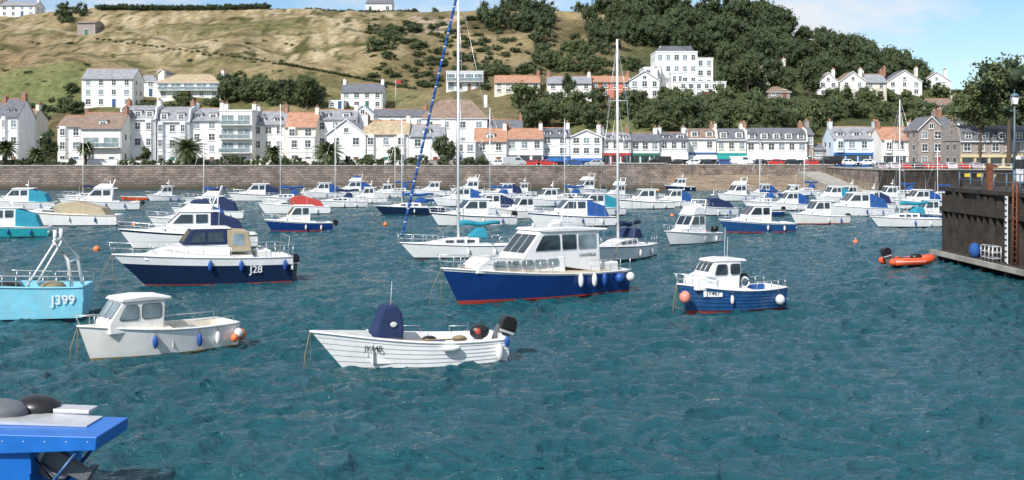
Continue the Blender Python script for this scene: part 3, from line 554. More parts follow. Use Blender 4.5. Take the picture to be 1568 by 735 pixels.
# ---------------------------------------------------------------- boats
def hull(b,L,W,Fb,Fs,top='white_gelcoat',boot='black_boot',bottom='antifoul',stripe=None,deck='deck_grey',td=.45,rake=.8,tw=.86,lap=0,zf=.25,p=2.2,cap='white_gelcoat',cw=.14,bw=.09,sw=.14,inner=None,dip=0,upper=None,uf=.6):
    ts=[i/22 for i in range(23)]; inner=inner or cap
    def w(t):
        return W/2*((tw+(1-tw)*math.sin(math.pi/2*t/.45)) if t<.45 else max(.012,1-((t-.45)/.55)**p))
    def zs(t): return Fs+(Fb-Fs)*t**1.9-dip*math.sin(math.pi*t)
    def pt(t,z):
        f=max(0,min(1,z/zs(t))); wt=w(t); wl=wt*(.92-.42*t**2.5)
        y=wl+(wt-wl)*f**.85 if z>=0 else wl*(1+z*.8)
        x=-L/2+(L-rake)*t+rake*t**3*max(-.25,min(1,z/Fb))-.06*(1-t)**8*f
        return x,y
    edges=[(lambda t:-.45,lambda t:.03,'hull_bottom',bottom,1),(lambda t:.03,lambda t:.03+bw,'boot_stripe',boot,1)]
    if upper:
        edges+=[(lambda t:.03+bw,lambda t:zs(t)*uf,'topsides',top,3),(lambda t:zs(t)*uf,lambda t:zs(t)*(1-sw if stripe else 1),'upper_topsides',upper,2)]
    else: edges+=[(lambda t:.03+bw,lambda t:zs(t)*(1-sw if stripe else 1),'topsides',top,6 if lap else 4)]
    if stripe: edges+=[(lambda t:zs(t)*(1-sw),lambda t:zs(t),'sheer_stripe',stripe,1)]
    for lo,hi,part,m,n in edges:
        for sg in (-1,1):
            for k in range(n):
                vs=[];fs=[]
                for i,t in enumerate(ts):
                    for q,e in ((k/n,lap),((k+1)/n,0)):
                        z=lerp(lo(t),hi(t),q); x,y=pt(t,z); vs.append((x,sg*(y+(e if part=='topsides' else 0)),z))
                for i in range(len(ts)-1):
                    a=i*2; f=(a,a+2,a+3,a+1); fs.append(f if sg<0 else f[::-1])
                b.add(part,m,vs,fs,smooth=True)
        for k in range(n):
            z0=lerp(lo(0),hi(0),k/n); z1=lerp(lo(0),hi(0),(k+1)/n); xa,ya=pt(0,z0); xb,yb=pt(0,z1)
            b.add('transom' if part=='topsides' else part+'_aft',m,[(xa,-ya,z0),(xa,ya,z0),(xb,yb,z1),(xb,-yb,z1)],[(0,1,2,3)])
    st=[t for t in ts if t<=td]; sd=[st[-1]]+[t for t in ts if t>td]; D=lambda t:pt(t,zs(t))
    vs=[];fs=[]; r=7
    for t in sd:
        x,y=D(t)
        for j in range(r):
            s=-1+2*j/(r-1); vs.append((x,s*y,zs(t)+.003+.10*y*(1-s*s)))
    for i in range(len(sd)-1):
        for j in range(r-1): a=i*r+j; fs.append((a,a+r,a+r+1,a+1))
    b.add('foredeck',deck,vs,fs,smooth=True)
    for sg in (-1,1):
        v1=[];f1=[];v2=[];f2=[]
        for i,t in enumerate(st):
            x,y=D(t); 
            if i==0: x+=.12
            yi=max(.05,y-cw); v1+=[(D(t)[0],sg*y,zs(t)+.004),(x if i else D(t)[0],sg*yi,zs(t)+.01)]; v2+=[(x,sg*yi,zs(t)+.01),(x,sg*yi*.93,zf)]
        for i in range(len(st)-1):
            a=i*2; f1.append((a,a+2,a+3,a+1)); f2.append((a,a+2,a+3,a+1))
        b.add('gunwale',cap,v1,f1,smooth=True); b.add('cockpit_sides',inner,v2,f2,smooth=True)
    fl=[];ff=[]
    for i,t in enumerate(st):
        x,y=D(t); y=max(.05,y-cw)*.93; x=x+(.12 if i==0 else 0); fl+=[(x,-y,zf),(x,y,zf)]
    for i in range(len(st)-1): a=i*2; ff.append((a,a+1,a+3,a+2))
    b.add('cockpit_floor',deck,fl,ff)
    x,y=D(0); b.box('transom_top',cap,(x+.06,0,(zs(0)+zf)/2+.012),(.12,2*y-.06,zs(0)-zf))
    x,y=D(st[-1]); yy=y*.95; b.add('bulkhead',inner,[(x,-yy,zf),(x,yy,zf),(x,yy,zs(st[-1])+.02),(x,-yy,zs(st[-1])+.02)],[(0,1,2,3)])
    for sg in (-1,1):
        b.tube('rubbing_strake',cap,[(D(t)[0]+(.015 if t==1 else 0),sg*(D(t)[1]+.012),zs(t)-.02) for t in ts],.035 if L>4 else .02,6)
    b.w=w; b.zs=zs; b.D=D; b.pt=pt; b.L=L; b.W=W; b.Fb=Fb; b.Fs=Fs
    return b
def cab(b,part,m,prof,wb,wt,nf=1.0,bev=.05):
    xs_=[q[0] for q in prof]; zs_=[q[1] for q in prof]; x0,x1,z0,z1=min(xs_),max(xs_),min(zs_),max(zs_)
    def hw(x,z): return lerp(wb,wt,(z-z0)/(z1-z0))*(1-(1-nf)*max(0,(x-x0)/(x1-x0))**2)
    n=len(prof); vs=[(x,-hw(x,z),z) for x,z in prof]+[(x,hw(x,z),z) for x,z in prof]
    fs=[tuple(range(n)),tuple(range(2*n-1,n-1,-1))]+[(i,n+i,n+(i+1)%n,(i+1)%n) for i in range(n)]
    b.add(part,m,vs,fs,bev=bev); b.hw=hw; return hw
def poly_r(x0,z0,x1,z1,sl0=0,sl1=0,r=.06):
    q=[(x0,z0),(x1,z0),(x1+sl1,z1),(x0+sl0,z1)]; out=[]
    for i in range(4):
        p=Vector(q[i]); a=(Vector(q[i-1])-p).normalized(); c=(Vector(q[(i+1)%4])-p).normalized(); out+= [tuple(p+a*r),tuple(p+(a+c)*r*.3),tuple(p+c*r)]
    return out
def swin(b,hw,poly,m='boat_glass',fr='alloy',g=.035):
    c=(sum(q[0] for q in poly)/len(poly),sum(q[1] for q in poly)/len(poly)); sx=max(abs(q[0]-c[0]) for q in poly); sz=max(abs(q[1]-c[1]) for q in poly)
    big=[(c[0]+(x-c[0])*(1+g/sx),c[1]+(z-c[1])*(1+g/sz)) for x,z in poly]
    for P,o0,o1,part,mm in ((big,-.02,.010,'window_frames',fr),(poly,0,.018,'windows',m)):
        n=len(P)
        for sg in (-1,1):
            vs=[(x,sg*(hw(x,z)+o1),z) for x,z in P]+[(x,sg*(hw(x,z)+o0),z) for x,z in P]
            b.add(part,mm,vs,[tuple(range(n))]+[(i,(i+1)%n,n+(i+1)%n,n+i) for i in range(n)])
def fwin(b,hw,p0,p1,s0,s1,t0,t1,m='boat_glass',fr='alloy',g=.035,off=1):
    d=Vector((p1[0]-p0[0],0,p1[1]-p0[1])); nrm=Vector((d.z,0,-d.x)).normalized()*off
    Ln=d.length; 
    for (a0,a1,b0,b1,o,part,mm) in ((s0,s1,t0-g/Ln,t1+g/Ln,.010,'window_frames',fr),(s0,s1,t0,t1,.02,'windows',m)):
        vs=[]
        for s_,t_ in ((a0,b0),(a1,b0),(a1,b1),(a0,b1)):
            x=lerp(p0[0],p1[0],t_); z=lerp(p0[1],p1[1],t_); h=hw(x,z); y=s_*h
            if part=='window_frames': y+= g*(1 if s_==a1 else -1)
            vs.append(Vector((x,y,z))+nrm*o)
        b.add(part,mm,vs,[(0,1,2,3)])
def rails(b,t0,t1,h=.6,n=6,mid=True,r=.016,inset=.07,bow=True,m='steel'):
    tt=[lerp(t0,t1,i/n) for i in range(n+1)]
    for sg in (-1,1):
        P=[];Q=[]
        for t in tt:
            x,y=b.D(t); y=max(.04,y-inset); z=b.zs(t); P.append((x+(.15 if t>.97 else 0),sg*y,z+h)); Q.append((x+(.06 if t>.97 else 0),sg*y,z+h*.5)); b.tube('rail_stanchions',m,[(x,sg*y,z),P[-1]],r,5)
        b.tube('guard_rail',m,P,r,5); 
        if mid: b.tube('guard_wire',m,Q,r*.6,4)
    if bow and t1>.95:
        x,y=b.D(t1); y=max(.04,y-inset); b.tube('guard_rail',m,[(x+.15,-y,b.zs(t1)+h),(x+.25,0,b.zs(t1)+h+.03),(x+.15,y,b.zs(t1)+h)],r,5)
def fender(b,t,sg,m='fender_white',s=1,ball=False,drop=.45):
    x,y=b.D(t); z=b.zs(t)-drop; _,yw=b.pt(t,z); 
    if ball: b.ell('fenders',m,(x,sg*(yw+.2*s),z),(.22*s,.22*s,.24*s))
    else:
        b.ell('fenders',m,(x,sg*(yw+.12*s),z),(.12*s,.12*s,.3*s))
    b.tube('fender_lines','rope',[(x,sg*(y-.02),b.zs(t)+.03),(x,sg*(yw+.14*s),z+.25*s)],.012,4)
def mooring(b,dx=1.4,m='rope'):
    x,y=b.D(1.0); b.tube('mooring_rope',m,[(x,0,b.Fb),(x+dx*.35,.05,b.Fb*.45),(x+dx*.5,.1,-.3)],.018,5); b.tube('mooring_rope',m,[(x,0,b.Fb),(x-.05,-.15,.4),(x-.15,-.2,-.3)],.014,5)
def outboard(b,x,z,y=0,s=1,tilt=0,m='black_plastic'):
    ct,st_=math.cos(tilt),math.sin(tilt)
    def T(px,pz): return (x+(px*ct+pz*st_)*s, z+(-px*st_+pz*ct)*s)
    def E(pr,a,c,part,mm,bev=.04): b.extr(part,mm,[T(*q) for q in pr],'y',y-a*s,y+c*s,bev=bev*s)
    E([(-.55,.12),(-.50,.48),(-.36,.60),(-.05,.58),(.03,.40),(.03,.12)],.19,.19,'outboard_cowl',m)
    E([(-.50,.02),(-.52,.11),(.02,.11),(0,.02)],.17,.17,'outboard_band','alloy',.01)
    E([(-.36,-.75),(-.42,.02),(-.08,.02),(-.14,-.75)],.08,.08,'outboard_leg','engine_grey',.02)
    E([(-.50,-.86),(-.42,-.74),(-.05,-.74),(-.02,-.84)],.1,.1,'outboard_leg','engine_grey',.02)
    E([(-.06,-.5),(-.06,.2),(.10,.2),(.10,-.3)],.12,.12,'outboard_bracket','engine_grey',.02)
def antenna(b,x,y,z,h): b.tube('aerial','frame_white',[(x,y,z),(x-.05,y,z+h)],.014,5,.006)
def wpos(u,v): Y=F*CH/(v-HZ); return Vector(((u-784)*Y/F,Y))
def geom(bow,stern): 
    p_=wpos(*bow); q=wpos(*stern); return (p_-q).length,(p_+q)/2,math.atan2(p_.y-q.y,p_.x-q.x)
def put(b,name,c,hd,W,dz=-.05):
    off=c.normalized()*W*.42; return b.finish(name,(c.x+off.x,c.y+off.y,dz),hd,rx=random.uniform(-.015,.015))
def hull_text(b,txt,t0,t1,z,size,m,off=.05,tilt=92):
    xa,ya=b.pt(t0,z+size*.35); xb,yb=b.pt(t1,z+size*.35); xm,ym=b.pt((t0+t1)/2,z+size*.6); an=math.atan2(yb-ya,xb-xa)
    b.labels.append((txt,((xa+xb)/2,max(ym,(ya+yb)/2)+off,z),(math.radians(tilt),0,math.pi+an),size,m))

# --- open launch
L,c,hd=geom((482,572),(757,553)); L+=.45
b=B(); hull(b,L,2.25,1.32,.84,top='white_gelcoat',boot='old_white',bottom='weed_bottom',deck='deck_grey',td=.80,rake=1.1,lap=.02,zf=.22,tw=.80,dip=.06,cw=.16,bw=.04,inner='white_gelcoat')
for x in (-.25,-1.5): b.box('thwart','white_gelcoat',(x,0,.62),(.38,1.7,.07),bev=.02)
b.box('aft_locker','white_gelcoat',(-2.35,0,.5),(.5,1.5,.5),bev=.03)
cab(b,'console_cover','canvas_navy',[(.32,.45),(.22,1.35),(.28,1.82),(.48,2.08),(.9,2.04),(1.12,1.45),(1.30,1.0),(1.30,.5)],.60,.36,.85,.09)
b.ell('cover_logo','fender_white',(.6,.49,1.45),(.12,.02,.09)); b.tube('cover_lashing','rope',[(.26,.61,1.0),(.8,.60,1.02),(1.28,.53,.98)],.012,4)
antenna(b,.65,.25,1.95,.9)
outboard(b,-L/2+.02,.95,0,1.05,-.35); 
b.box('outboard_pad','deck_grey',(-L/2+.02,0,.66),(.14,.5,.5),bev=.02)
b.ell('spare_outboard_cowl','black_plastic',(-L/2+.75,.15,1.0),(.36,.24,.26)); b.ell('cowl_stripe','red_boot',(-L/2+.85,.30,1.03),(.13,.10,.12)); b.box('spare_outboard_leg','engine_grey',(-L/2+.75,.15,.7),(.2,.16,.4),bev=.02)
for i,(x,y_) in enumerate(((-1.0,.3),(-1.9,-.2),(-.9,-.45),(.0,.5),(-.4,.2))): b.ell('coiled_gear',('fender_blue','rope','black_plastic','rope','old_white')[i],(x,y_,.74),(.26,.2,.11))
b.tube('oars','oar_wood',[(-1.9,.65,.86),(.6,.60,.92)],.03,6)
for t in (.15,.45): b.tube('grab_rail','steel',[(b.D(t)[0],-b.D(t)[1]+.1,b.zs(t)),(b.D(t)[0],-b.D(t)[1]+.1,b.zs(t)+.22),(b.D(t+.12)[0],-b.D(t+.12)[1]+.1,b.zs(t+.12)+.22),(b.D(t+.12)[0],-b.D(t+.12)[1]+.1,b.zs(t+.12))],.016,5)
b.ell('fenders','fender_white',(b.D(.38)[0],b.D(.38)[1]+.10,.68),(.34,.11,.12)); b.ell('fenders','fender_white',(b.D(.07)[0],b.D(.06)[1]+.10,.42),(.13,.13,.3)); b.ell('fenders','fender_blue',(b.D(.02)[0],b.D(.0)[1]+.10,.75),(.09,.09,.2))
hull_text(b,'JY145',.70,.88,.66,.25,'black_boot',.06)
mooring(b,.5,'rope')
put(b,'open_motor_launch',c,hd,2.25,-.09)

# --- white cuddy with wheelhouse (left)
L,c,hd=geom((122,557),(345,529)); L+=.25
b=B(); hull(b,L,2.1,1.26,.92,top='old_white',boot='weed_bottom',bottom='weed_bottom',deck='cream_gel',td=.50,rake=.45,zf=.3,tw=.82,stripe='white_gelcoat',sw=.16,dip=.05,bw=.06,cap='old_white',inner='cream_gel')
hw=cab(b,'wheelhouse','old_white',[(.05,.9),(-.05,1.98),(1.45,2.02),(1.82,1.5),(1.95,1.28),(1.95,.9)],.80,.68,.78)
cab(b,'wheelhouse_roof','old_white',[(-.25,1.98),(-.22,2.08),(.7,2.15),(1.48,2.11),(1.58,2.02),(1.5,1.98)],.77,.75,.85,.03)
swin(b,hw,poly_r(.15,1.38,.82,1.86,-.03,-.02,.09),'glass_light','frame_dark',.02); swin(b,hw,poly_r(.96,1.38,1.62,1.86,0,-.26,.09),'glass_light','frame_dark',.02)
for s in ((-.9,-.06),(.06,.9)): fwin(b,hw,(1.82,1.5),(1.45,2.02),s[0],s[1],-.1,.82,'glass_light','frame_dark',.02)
rails(b,.80,.99,.35,3,False); b.box('engine_box','cream_gel',(-1.3,0,.55),(.9,.7,.5),bev=.04)
b.tube('gantry_rail','steel',[(-L/2+.15,-.75,.9),(-L/2+.15,-.75,1.15),(-.9,-.92,1.15),(-.9,-.92,.9)],.018,5); b.tube('gantry_rail','steel',[(-L/2+.15,.75,.9),(-L/2+.15,.75,1.15),(-.9,.92,1.15),(-.9,.92,.9)],.018,5)
for t,m_ in ((.62,'fender_blue'),(.32,'fender_blue'),(.18,'fender_white')): fender(b,t,1,m_,.8)
b.ell('coiled_gear','fender_blue',(-.6,.3,.45),(.3,.25,.15)); b.ell('coiled_gear','rope',(-2.1,-.2,.45),(.3,.3,.12))
x=-L/2; b.ell('mooring_buoy','buoy_orange',(x-.12,.75,.45),(.22,.22,.24)); b.ell('mooring_buoy','fender_white',(x+.1,1.05,.55),(.16,.16,.18)); b.ell('mooring_buoy','buoy_orange',(x+.3,1.1,.4),(.14,.14,.16)); 
mooring(b,.7); put(b,'small_fishing_boat',c,hd,2.1,-.1)

# --- navy clinker with white cuddy
L,c,hd=geom((1040,480),(1184,470)); L+=.3
b=B(); hull(b,L,2.15,1.3,.98,top='mid_blue',boot='red_boot',bottom='red_boot',deck='white_gelcoat',td=.42,rake=.5,lap=.028,zf=.35,tw=.78,dip=.1,cap='white_gelcoat',bw=.04,inner='canvas_blue')
hw=cab(b,'wheelhouse','white_gelcoat',[(-.1,.95),(-.32,2.25),(1.05,2.25),(1.28,1.95),(1.42,1.72),(2.0,1.55),(2.05,1.0)],.80,.62,.72)
cab(b,'wheelhouse_roof','white_gelcoat',[(-.6,2.22),(-.5,2.33),(.4,2.38),(1.06,2.34),(1.18,2.24)],.70,.66,.85,.03)
swin(b,hw,poly_r(-.2,1.65,.30,2.12,-.05,-.02,.1)); swin(b,hw,poly_r(.45,1.65,1.12,2.12,0,-.18,.1))
for s in ((-.85,-.34),(-.25,.25),(.34,.85)): fwin(b,hw,(1.42,1.72),(1.05,2.25),s[0],s[1],.15,.85)
rails(b,.74,.99,.45,3); b.box('thwart','white_gelcoat',(-1.6,0,.75),(.4,1.6,.07)); rails(b,.02,.36,.35,4,False,bow=False)
b.tube('lifebuoy','frame_white',[(-.62+.22*math.cos(a),0.5,1.25+.22*math.sin(a)) for a in [i*math.pi/6 for i in range(13)]],.045,6); b.tube('engine_hoop','black_plastic',[(-1.0+.25*math.cos(a),-.1,1.25+.3*math.sin(a)) for a in [i*math.pi/6 for i in range(13)]],.07,6)
antenna(b,.3,.2,2.35,1.4); antenna(b,-.2,-.3,2.35,.9); 
fender(b,.12,1,'fender_white',1,True,.5); b.ell('fenders','buoy_pink',(L/2-.05,.55,.75),(.25,.25,.28)); fender(b,.62,1,'fender_white',.7)
x,yv=b.pt(.80,.85); x2,yv2=b.pt(.70,.85); an=math.atan2(yv-yv2,x-x2); b.box('number_plate','frame_white',(x-.12,yv+.07,.86),(.85,.02,.30),rz=an); b.labels.append(('JY467',(x-.12,yv+.095,.78),(math.radians(90),0,math.pi+an),.25,'black_boot'))
mooring(b,.6); put(b,'inshore_fishing_boat',c,hd,2.15,-.08)

# --- motor yacht, blue hull
L,c,hd=geom((680,470),(936,447)); L+=.5
b=B(); hull(b,L,3.2,1.72,1.15,top='royal_blue',boot='red_boot',bottom='red_boot',stripe='white_gelcoat',sw=.09,deck='deck_tan',td=.16,rake=.9,zf=.55,tw=.84,p=2.0,dip=.06,cap='white_gelcoat',bw=.08)
hw=cab(b,'coachroof','white_gelcoat',[(-1.2,1.05),(-1.2,2.02),(3.0,2.12),(3.6,1.75),(3.7,1.4)],1.2,1.10,.62)
for x0 in (2.25,1.5,.75,0,-.75): swin(b,hw,poly_r(x0-.02,1.62,x0+.58,1.9,0,-.02,.06),'glass_light')
hw=cab(b,'wheelhouse','white_gelcoat',[(-3.4,1.1),(-3.45,3.15),(-.3,3.28),(.15,3.26),(1.25,2.1),(1.25,1.9)],1.2,1.0,.92)
cab(b,'wheelhouse_roof','white_gelcoat',[(-3.9,3.18),(-3.9,3.28),(-1.5,3.41),(.1,3.39),(.3,3.29),(0,3.22)],1.14,1.10,.92,.04)
swin(b,hw,poly_r(-.95,2.32,.55,3.05,0,-.52,.1)); swin(b,hw,poly_r(-1.95,2.32,-1.10,3.05,0,0,.08)); swin(b,hw,poly_r(-3.2,2.32,-2.1,3.02,0,0,.08),'glass_light')
for s in ((-.88,-.34),(-.27,.27),(.34,.88)): fwin(b,hw,(1.25,2.1),(.15,3.26),s[0],s[1],.12,.84)
rails(b,.52,1.0,.62,7); rails(b,.0,.28,.6,4,bow=False)
for sg in (-1,1): b.tube('roof_rail','steel',[(-3.2,sg*.8,3.3),(-3.2,sg*.8,3.5),(-.6,sg*.8,3.56),(-.6,sg*.8,3.38)],.015,5)
b.tube('mast','white_gelcoat',[(-1.8,0,3.3),(-1.9,0,4.3)],.04,6); b.ell('radar_dome','white_gelcoat',(-1.5,0,3.62),(.28,.28,.13)); antenna(b,-2.2,.5,3.3,1.6); antenna(b,-2.6,-.5,3.3,1.2); b.ell('dome_vent','white_gelcoat',(-.9,.3,3.5),(.12,.12,.1))
b.ell('searchlight','alloy',(-.1,0,3.5),(.1,.1,.12))
for t,m_,s in ((.36,'fender_white',1.15),(.27,'fender_white',1.15),(.2,'fender_blue',1.1),(.10,'fender_blue',1.1),(.02,'fender_white',1.0)): fender(b,t,1,m_,s,ball=(t<.12),drop=.35)
b.box('foredeck_hatch','deck_grey',(2.4,0,2.16),(.5,.5,.06)); b.box('anchor_winch','steel',(4.1,0,1.72),(.3,.25,.2)); b.box('aft_cabin','white_gelcoat',(-4.2,0,1.15),(1.2,1.8,.8),bev=.06); b.tube('ensign_staff','oar_wood',[(-L/2+.1,0,1.1),(-L/2-.3,0,2.3)],.02,5)
b.labels.append(('CAVATELLE',(-2.6,hw(-2.6,1.95)+.02,1.95),(math.radians(90),0,math.pi),.2,'black_boot'))
mooring(b,1.6); put(b,'blue_motor_yacht',c,hd,3.2)

# --- navy cruiser
L,c,hd=geom((178,442),(434,431)); L+=.6
b=B(); hull(b,L,3.0,1.75,1.42,top='navy_gel',boot='red_boot',bottom='antifoul',deck='white_gelcoat',td=.30,rake=1.7,zf=.7,tw=.9,p=2.4,upper='white_gelcoat',uf=.70,bw=.05)
hw=cab(b,'coachroof','white_gelcoat',[(-1.3,1.3),(-1.4,2.2),(1.0,2.2),(2.6,1.85),(3.1,1.6),(3.0,1.4)],1.15,.95,.6)
hw=cab(b,'canvas_shelter','canvas_navy',[(-1.2,2.15),(-1.2,2.95),(.6,3.0),(1.15,2.2)],1.0,.86,.95,.05)
swin(b,hw,poly_r(-1.0,2.3,-.2,2.82,0,0,.06),'boat_glass','canvas_navy'); swin(b,hw,poly_r(-.05,2.3,.7,2.82,0,-.2,.06),'boat_glass','canvas_navy'); fwin(b,hw,(1.15,2.2),(.6,3.0),-.85,.85,.12,.85,'boat_glass','canvas_navy')
hw=cab(b,'aft_canvas','canvas_tan',[(-2.5,1.75),(-2.35,2.85),(-1.2,2.93),(-1.2,1.75)],1.02,.86,1,.05); swin(b,hw,poly_r(-2.1,2.1,-1.5,2.7,0,0,.06),'glass_light','canvas_tan')
cab(b,'roof','white_gelcoat',[(-1.4,2.98),(-1.4,3.06),(.3,3.08),(.7,3.0)],.9,.88,.95,.03)
rails(b,.42,1.0,.6,7); rails(b,0,.25,.6,4,bow=False); outboard(b,-L/2-.05,.9,.4,1.0); b.tube('stern_arch','steel',[(-L/2+.2,-1.2,1.4),(-L/2+.1,-1.1,2.5),(-L/2+.1,1.1,2.5),(-L/2+.2,1.2,1.4)],.025,6)
for t in (.55,.36,.06): fender(b,t,1,'fender_blue',1.0)
hull_text(b,'J28',.20,.32,.62,.55,'frame_white',.05)
b.box('tender_gear','fender_white',(-3.2,0,1.5),(.9,1.4,.5),bev=.1); antenna(b,-.8,.5,3.0,1.3); mooring(b,1.3); put(b,'navy_cabin_cruiser',c,hd,3.0)

# --- pale blue workboat at left edge (stern to the right)
Lw=7.4; c=wpos(6,489); b=B(); hull(b,Lw,2.6,1.7,1.35,top='pale_blue',boot='pale_blue',bottom='antifoul',deck='deck_grey',td=.62,rake=.8,zf=.7,tw=.9,cap='pale_blue',inner='pale_blue')
for yy in (-1.05,1.05): b.tube('gantry','white_gelcoat',[(-3.3,yy,1.3),(-3.1,yy,2.5),(-2.5,yy*.75,3.3)],.075,8)
b.tube('gantry','white_gelcoat',[(-2.5,-.79,3.3),(-2.5,.79,3.3)],.075,8); b.tube('gantry','white_gelcoat',[(-3.15,-1.05,2.4),(-3.15,1.05,2.4)],.06,8); b.tube('gantry','white_gelcoat',[(-2.5,.6,3.3),(-2.5,.6,3.75)],.08,8); b.tube('gantry','white_gelcoat',[(-2.5,-.6,3.3),(-2.5,-.6,3.75)],.08,8)
for yy in (-1.05,1.05): b.tube('gantry_struts','white_gelcoat',[(-1.4,yy,1.3),(-2.5,yy*.75,3.2)],.05,6)
rails(b,.0,.55,.45,7,True,.02,bow=False); b.box('fish_bins','canvas_teal',(-1.5,.1,1.0),(.8,.6,.5)); b.ell('net_pile','black_plastic',(-.4,-.2,1.2),(.6,.5,.35)); b.ell('net_heap','rope',(-2.3,.1,1.15),(.6,.7,.4))
hw=cab(b,'wheelhouse','white_gelcoat',[(1.0,1.3),(.9,3.2),(2.1,3.2),(2.5,2.5),(2.7,1.4)],1.0,.85,.9); swin(b,hw,poly_r(1.1,2.3,2.0,2.95,0,-.1)); cab(b,'wheelhouse_roof','pale_blue',[(.7,3.18),(.7,3.28),(2.2,3.3),(2.35,3.2)],.95,.93)
hull_text(b,'J399',.03,.20,.65,.55,'frame_white',.05); put(b,'pale_blue_workboat',c+Vector((-.3,0)),math.radians(190),2.6)

# --- bright blue boat bottom left, stern platform and outboard
b=B(); hull(b,8.0,2.7,2.0,1.70,top='bright_blue',boot='black_boot',bottom='antifoul',deck='deck_grey',td=.5,rake=.8,zf=1.0,tw=.92,cap='bright_blue',inner='engine_grey',cw=.3)
b.extr('stern_platform','bright_blue',[(-5.35,1.50),(-5.38,1.76),(-3.0,1.80),(-3.0,1.40)],'y',-.2,1.38,bev=.02); b.extr('platform_tread','alloy',[(-4.9,1.775),(-4.9,1.80),(-2.6,1.90),(-2.6,1.82)],'y',-.1,.7)
b.extr('gunwale_plate','alloy',[(-4.6,1.81),(-4.6,1.90),(-1.0,2.0),(-1.0,1.86)],'y',-.6,-.15,bev=.02)
outboard(b,-4.05,1.05,.75,1.1,1.05); b.ell('engine_cover','black_plastic',(-3.45,-.35,1.88),(.5,.4,.28)); b.ell('gear_bag','engine_grey',(-2.9,.1,1.92),(.6,.4,.25))
b.tube('platform_strut','mid_blue',[(-5.0,1.3,1.5),(-4.02,1.25,.3)],.035,8); b.tube('platform_strut','mid_blue',[(-5.0,.0,1.5),(-4.02,.1,.3)],.035,8)
b.tube('hydraulic_hose','black_plastic',[(-4.0,1.0,1.3),(-4.4,1.1,.9),(-4.05,1.15,.6)],.03,6)
for i in range(6): b.ell('rivets','alloy',(-5.2+i*.4,1.385,1.66),(.015,.008,.015),6,4)
b.finish('bright_blue_workboat',(-13.0,22.6,0),math.radians(178))

# --- generic motor cruiser
def cruiser(u,v,L,hd=197,top='white_gelcoat',stripe=None,cover=None,fly=False,boot='black_boot',wh=True,name='motor_cruiser',deckhouse=.0,upper=None,ant=True,fend=True,seed=None):
    b=B(); W=min(.36*L,3.6); Fb=.10*L+.55; Fs=.06*L+.42; s=L/8.0; hs=min(1.15,.75+.25*s)
    hull(b,L,W,Fb,Fs,top=top,boot=boot,deck='white_gelcoat',td=.28,rake=.11*L,zf=.4,tw=.88,stripe=stripe,upper=upper,uf=.7)
    zd=b.zs(.5); w=W/2
    hw=cab(b,'coachroof','white_gelcoat',[(-.04*L,zd-.1),(-.04*L,zd+.42*hs),(.20*L,zd+.42*hs),(.33*L,b.zs(.83)+.03),(.33*L,zd-.05)],w*.72,w*.62,.6)
    swin(b,hw,poly_r(.02*L,zd+.12*hs,.19*L,zd+.33*hs,0,-.03*L,.05))
    zt=zd+1.5*hs; x1=.12*L; xa=-.16*L
    if wh:
        hw=cab(b,'wheelhouse','white_gelcoat',[(xa,zd-.3),(xa-.02*L,zt),(x1-.07*L,zt),(x1+.035*L,zd+.6*hs),(x1+.04*L,zd+.1)],w*.76,w*.66,.88)
        cab(b,'wheelhouse_roof','white_gelcoat',[(xa-.07*L,zt-.02),(xa-.07*L,zt+.07),(x1-.08*L,zt+.1),(x1-.04*L,zt)],w*.74,w*.72,.9,.03)
        z0=zd+.72*hs; z1=zd+1.32*hs; xm=lerp(xa,x1,.42)
        swin(b,hw,poly_r(xa+.02*L,z0,xm-.012*L,z1,0,0,.05)); swin(b,hw,poly_r(xm+.012*L,z0,x1-.005*L,z1,0,-.06*L,.05))
        for q in ((-.86,-.06),(.06,.86)): fwin(b,hw,(x1+.035*L,zd+.6*hs),(x1-.07*L,zt),q[0],q[1],.1,.85)
    else:
        hw=cab(b,'windscreen','boat_glass',[(-.02*L,zd+.38*hs),(-.04*L,zd+.85*hs),(.03*L,zd+.85*hs),(.11*L,zd+.40*hs)],w*.72,w*.6,.8,.02); zt=zd+.95*hs
    if cover:
        xe=-.42*L; cab(b,'cockpit_canopy',cover,[(xe,Fs),(xe+.05*L,lerp(Fs,zt,.62)),(xa-.04*L,zt-.10),(xa,zt-.08),(xa,Fs)] if wh else [(xe,Fs),(xe+.05*L,zd+.5*hs),(-.12*L,zd+1.1*hs),(.02*L,zd+.95*hs),(.06*L,zd+.6*hs),(.04*L,Fs)],w*.86,w*.7,1,.08)
    if fly:
        cab(b,'flybridge','white_gelcoat',[(xa-.02*L,zt+.08),(xa-.02*L,zt+.55),(x1-.14*L,zt+.6),(x1-.05*L,zt+.1)],w*.68,w*.6,.85)
        if cover: cab(b,'flybridge_cover',cover,[(xa,zt+.56),(xa+.02*L,zt+.9),(x1-.16*L,zt+.85),(x1-.13*L,zt+.6)],w*.58,w*.45,.9,.1)
        b.tube('radar_arch','white_gelcoat',[(xa,-w*.66,zt),(xa-.04*L,-w*.6,zt+1.1),(xa-.04*L,w*.6,zt+1.1),(xa,w*.66,zt)],.06,6)
    rails(b,.55,1.0,.5*hs,5,L>6.5,.018); 
    if ant: antenna(b,xa+.2,.3,zt,random.uniform(1,2.2))
    if random.random()<.5: b.tube('mast','white_gelcoat',[(xa+.3,0,zt),(xa+.2,0,zt+1.0)],.04,5); b.ell('radar_dome','white_gelcoat',(xa+.35,0,zt+.45),(.22,.22,.1))
    if random.random()<.45 and not cover: outboard(b,-L/2,Fs*.85,0,1,random.choice((0,-.8)))
    if fend:
        for t in (.2,.45): fender(b,t,1,random.choice(('fender_white','fender_blue')),.8)
    if random.random()<.3: b.ell('mooring_buoy','buoy_orange',(L/2+1.5,.4,.1),(.25,.25,.25))
    c=wpos(u,v); put(b,name,c,math.radians(hd+random.uniform(-8,8)),W)
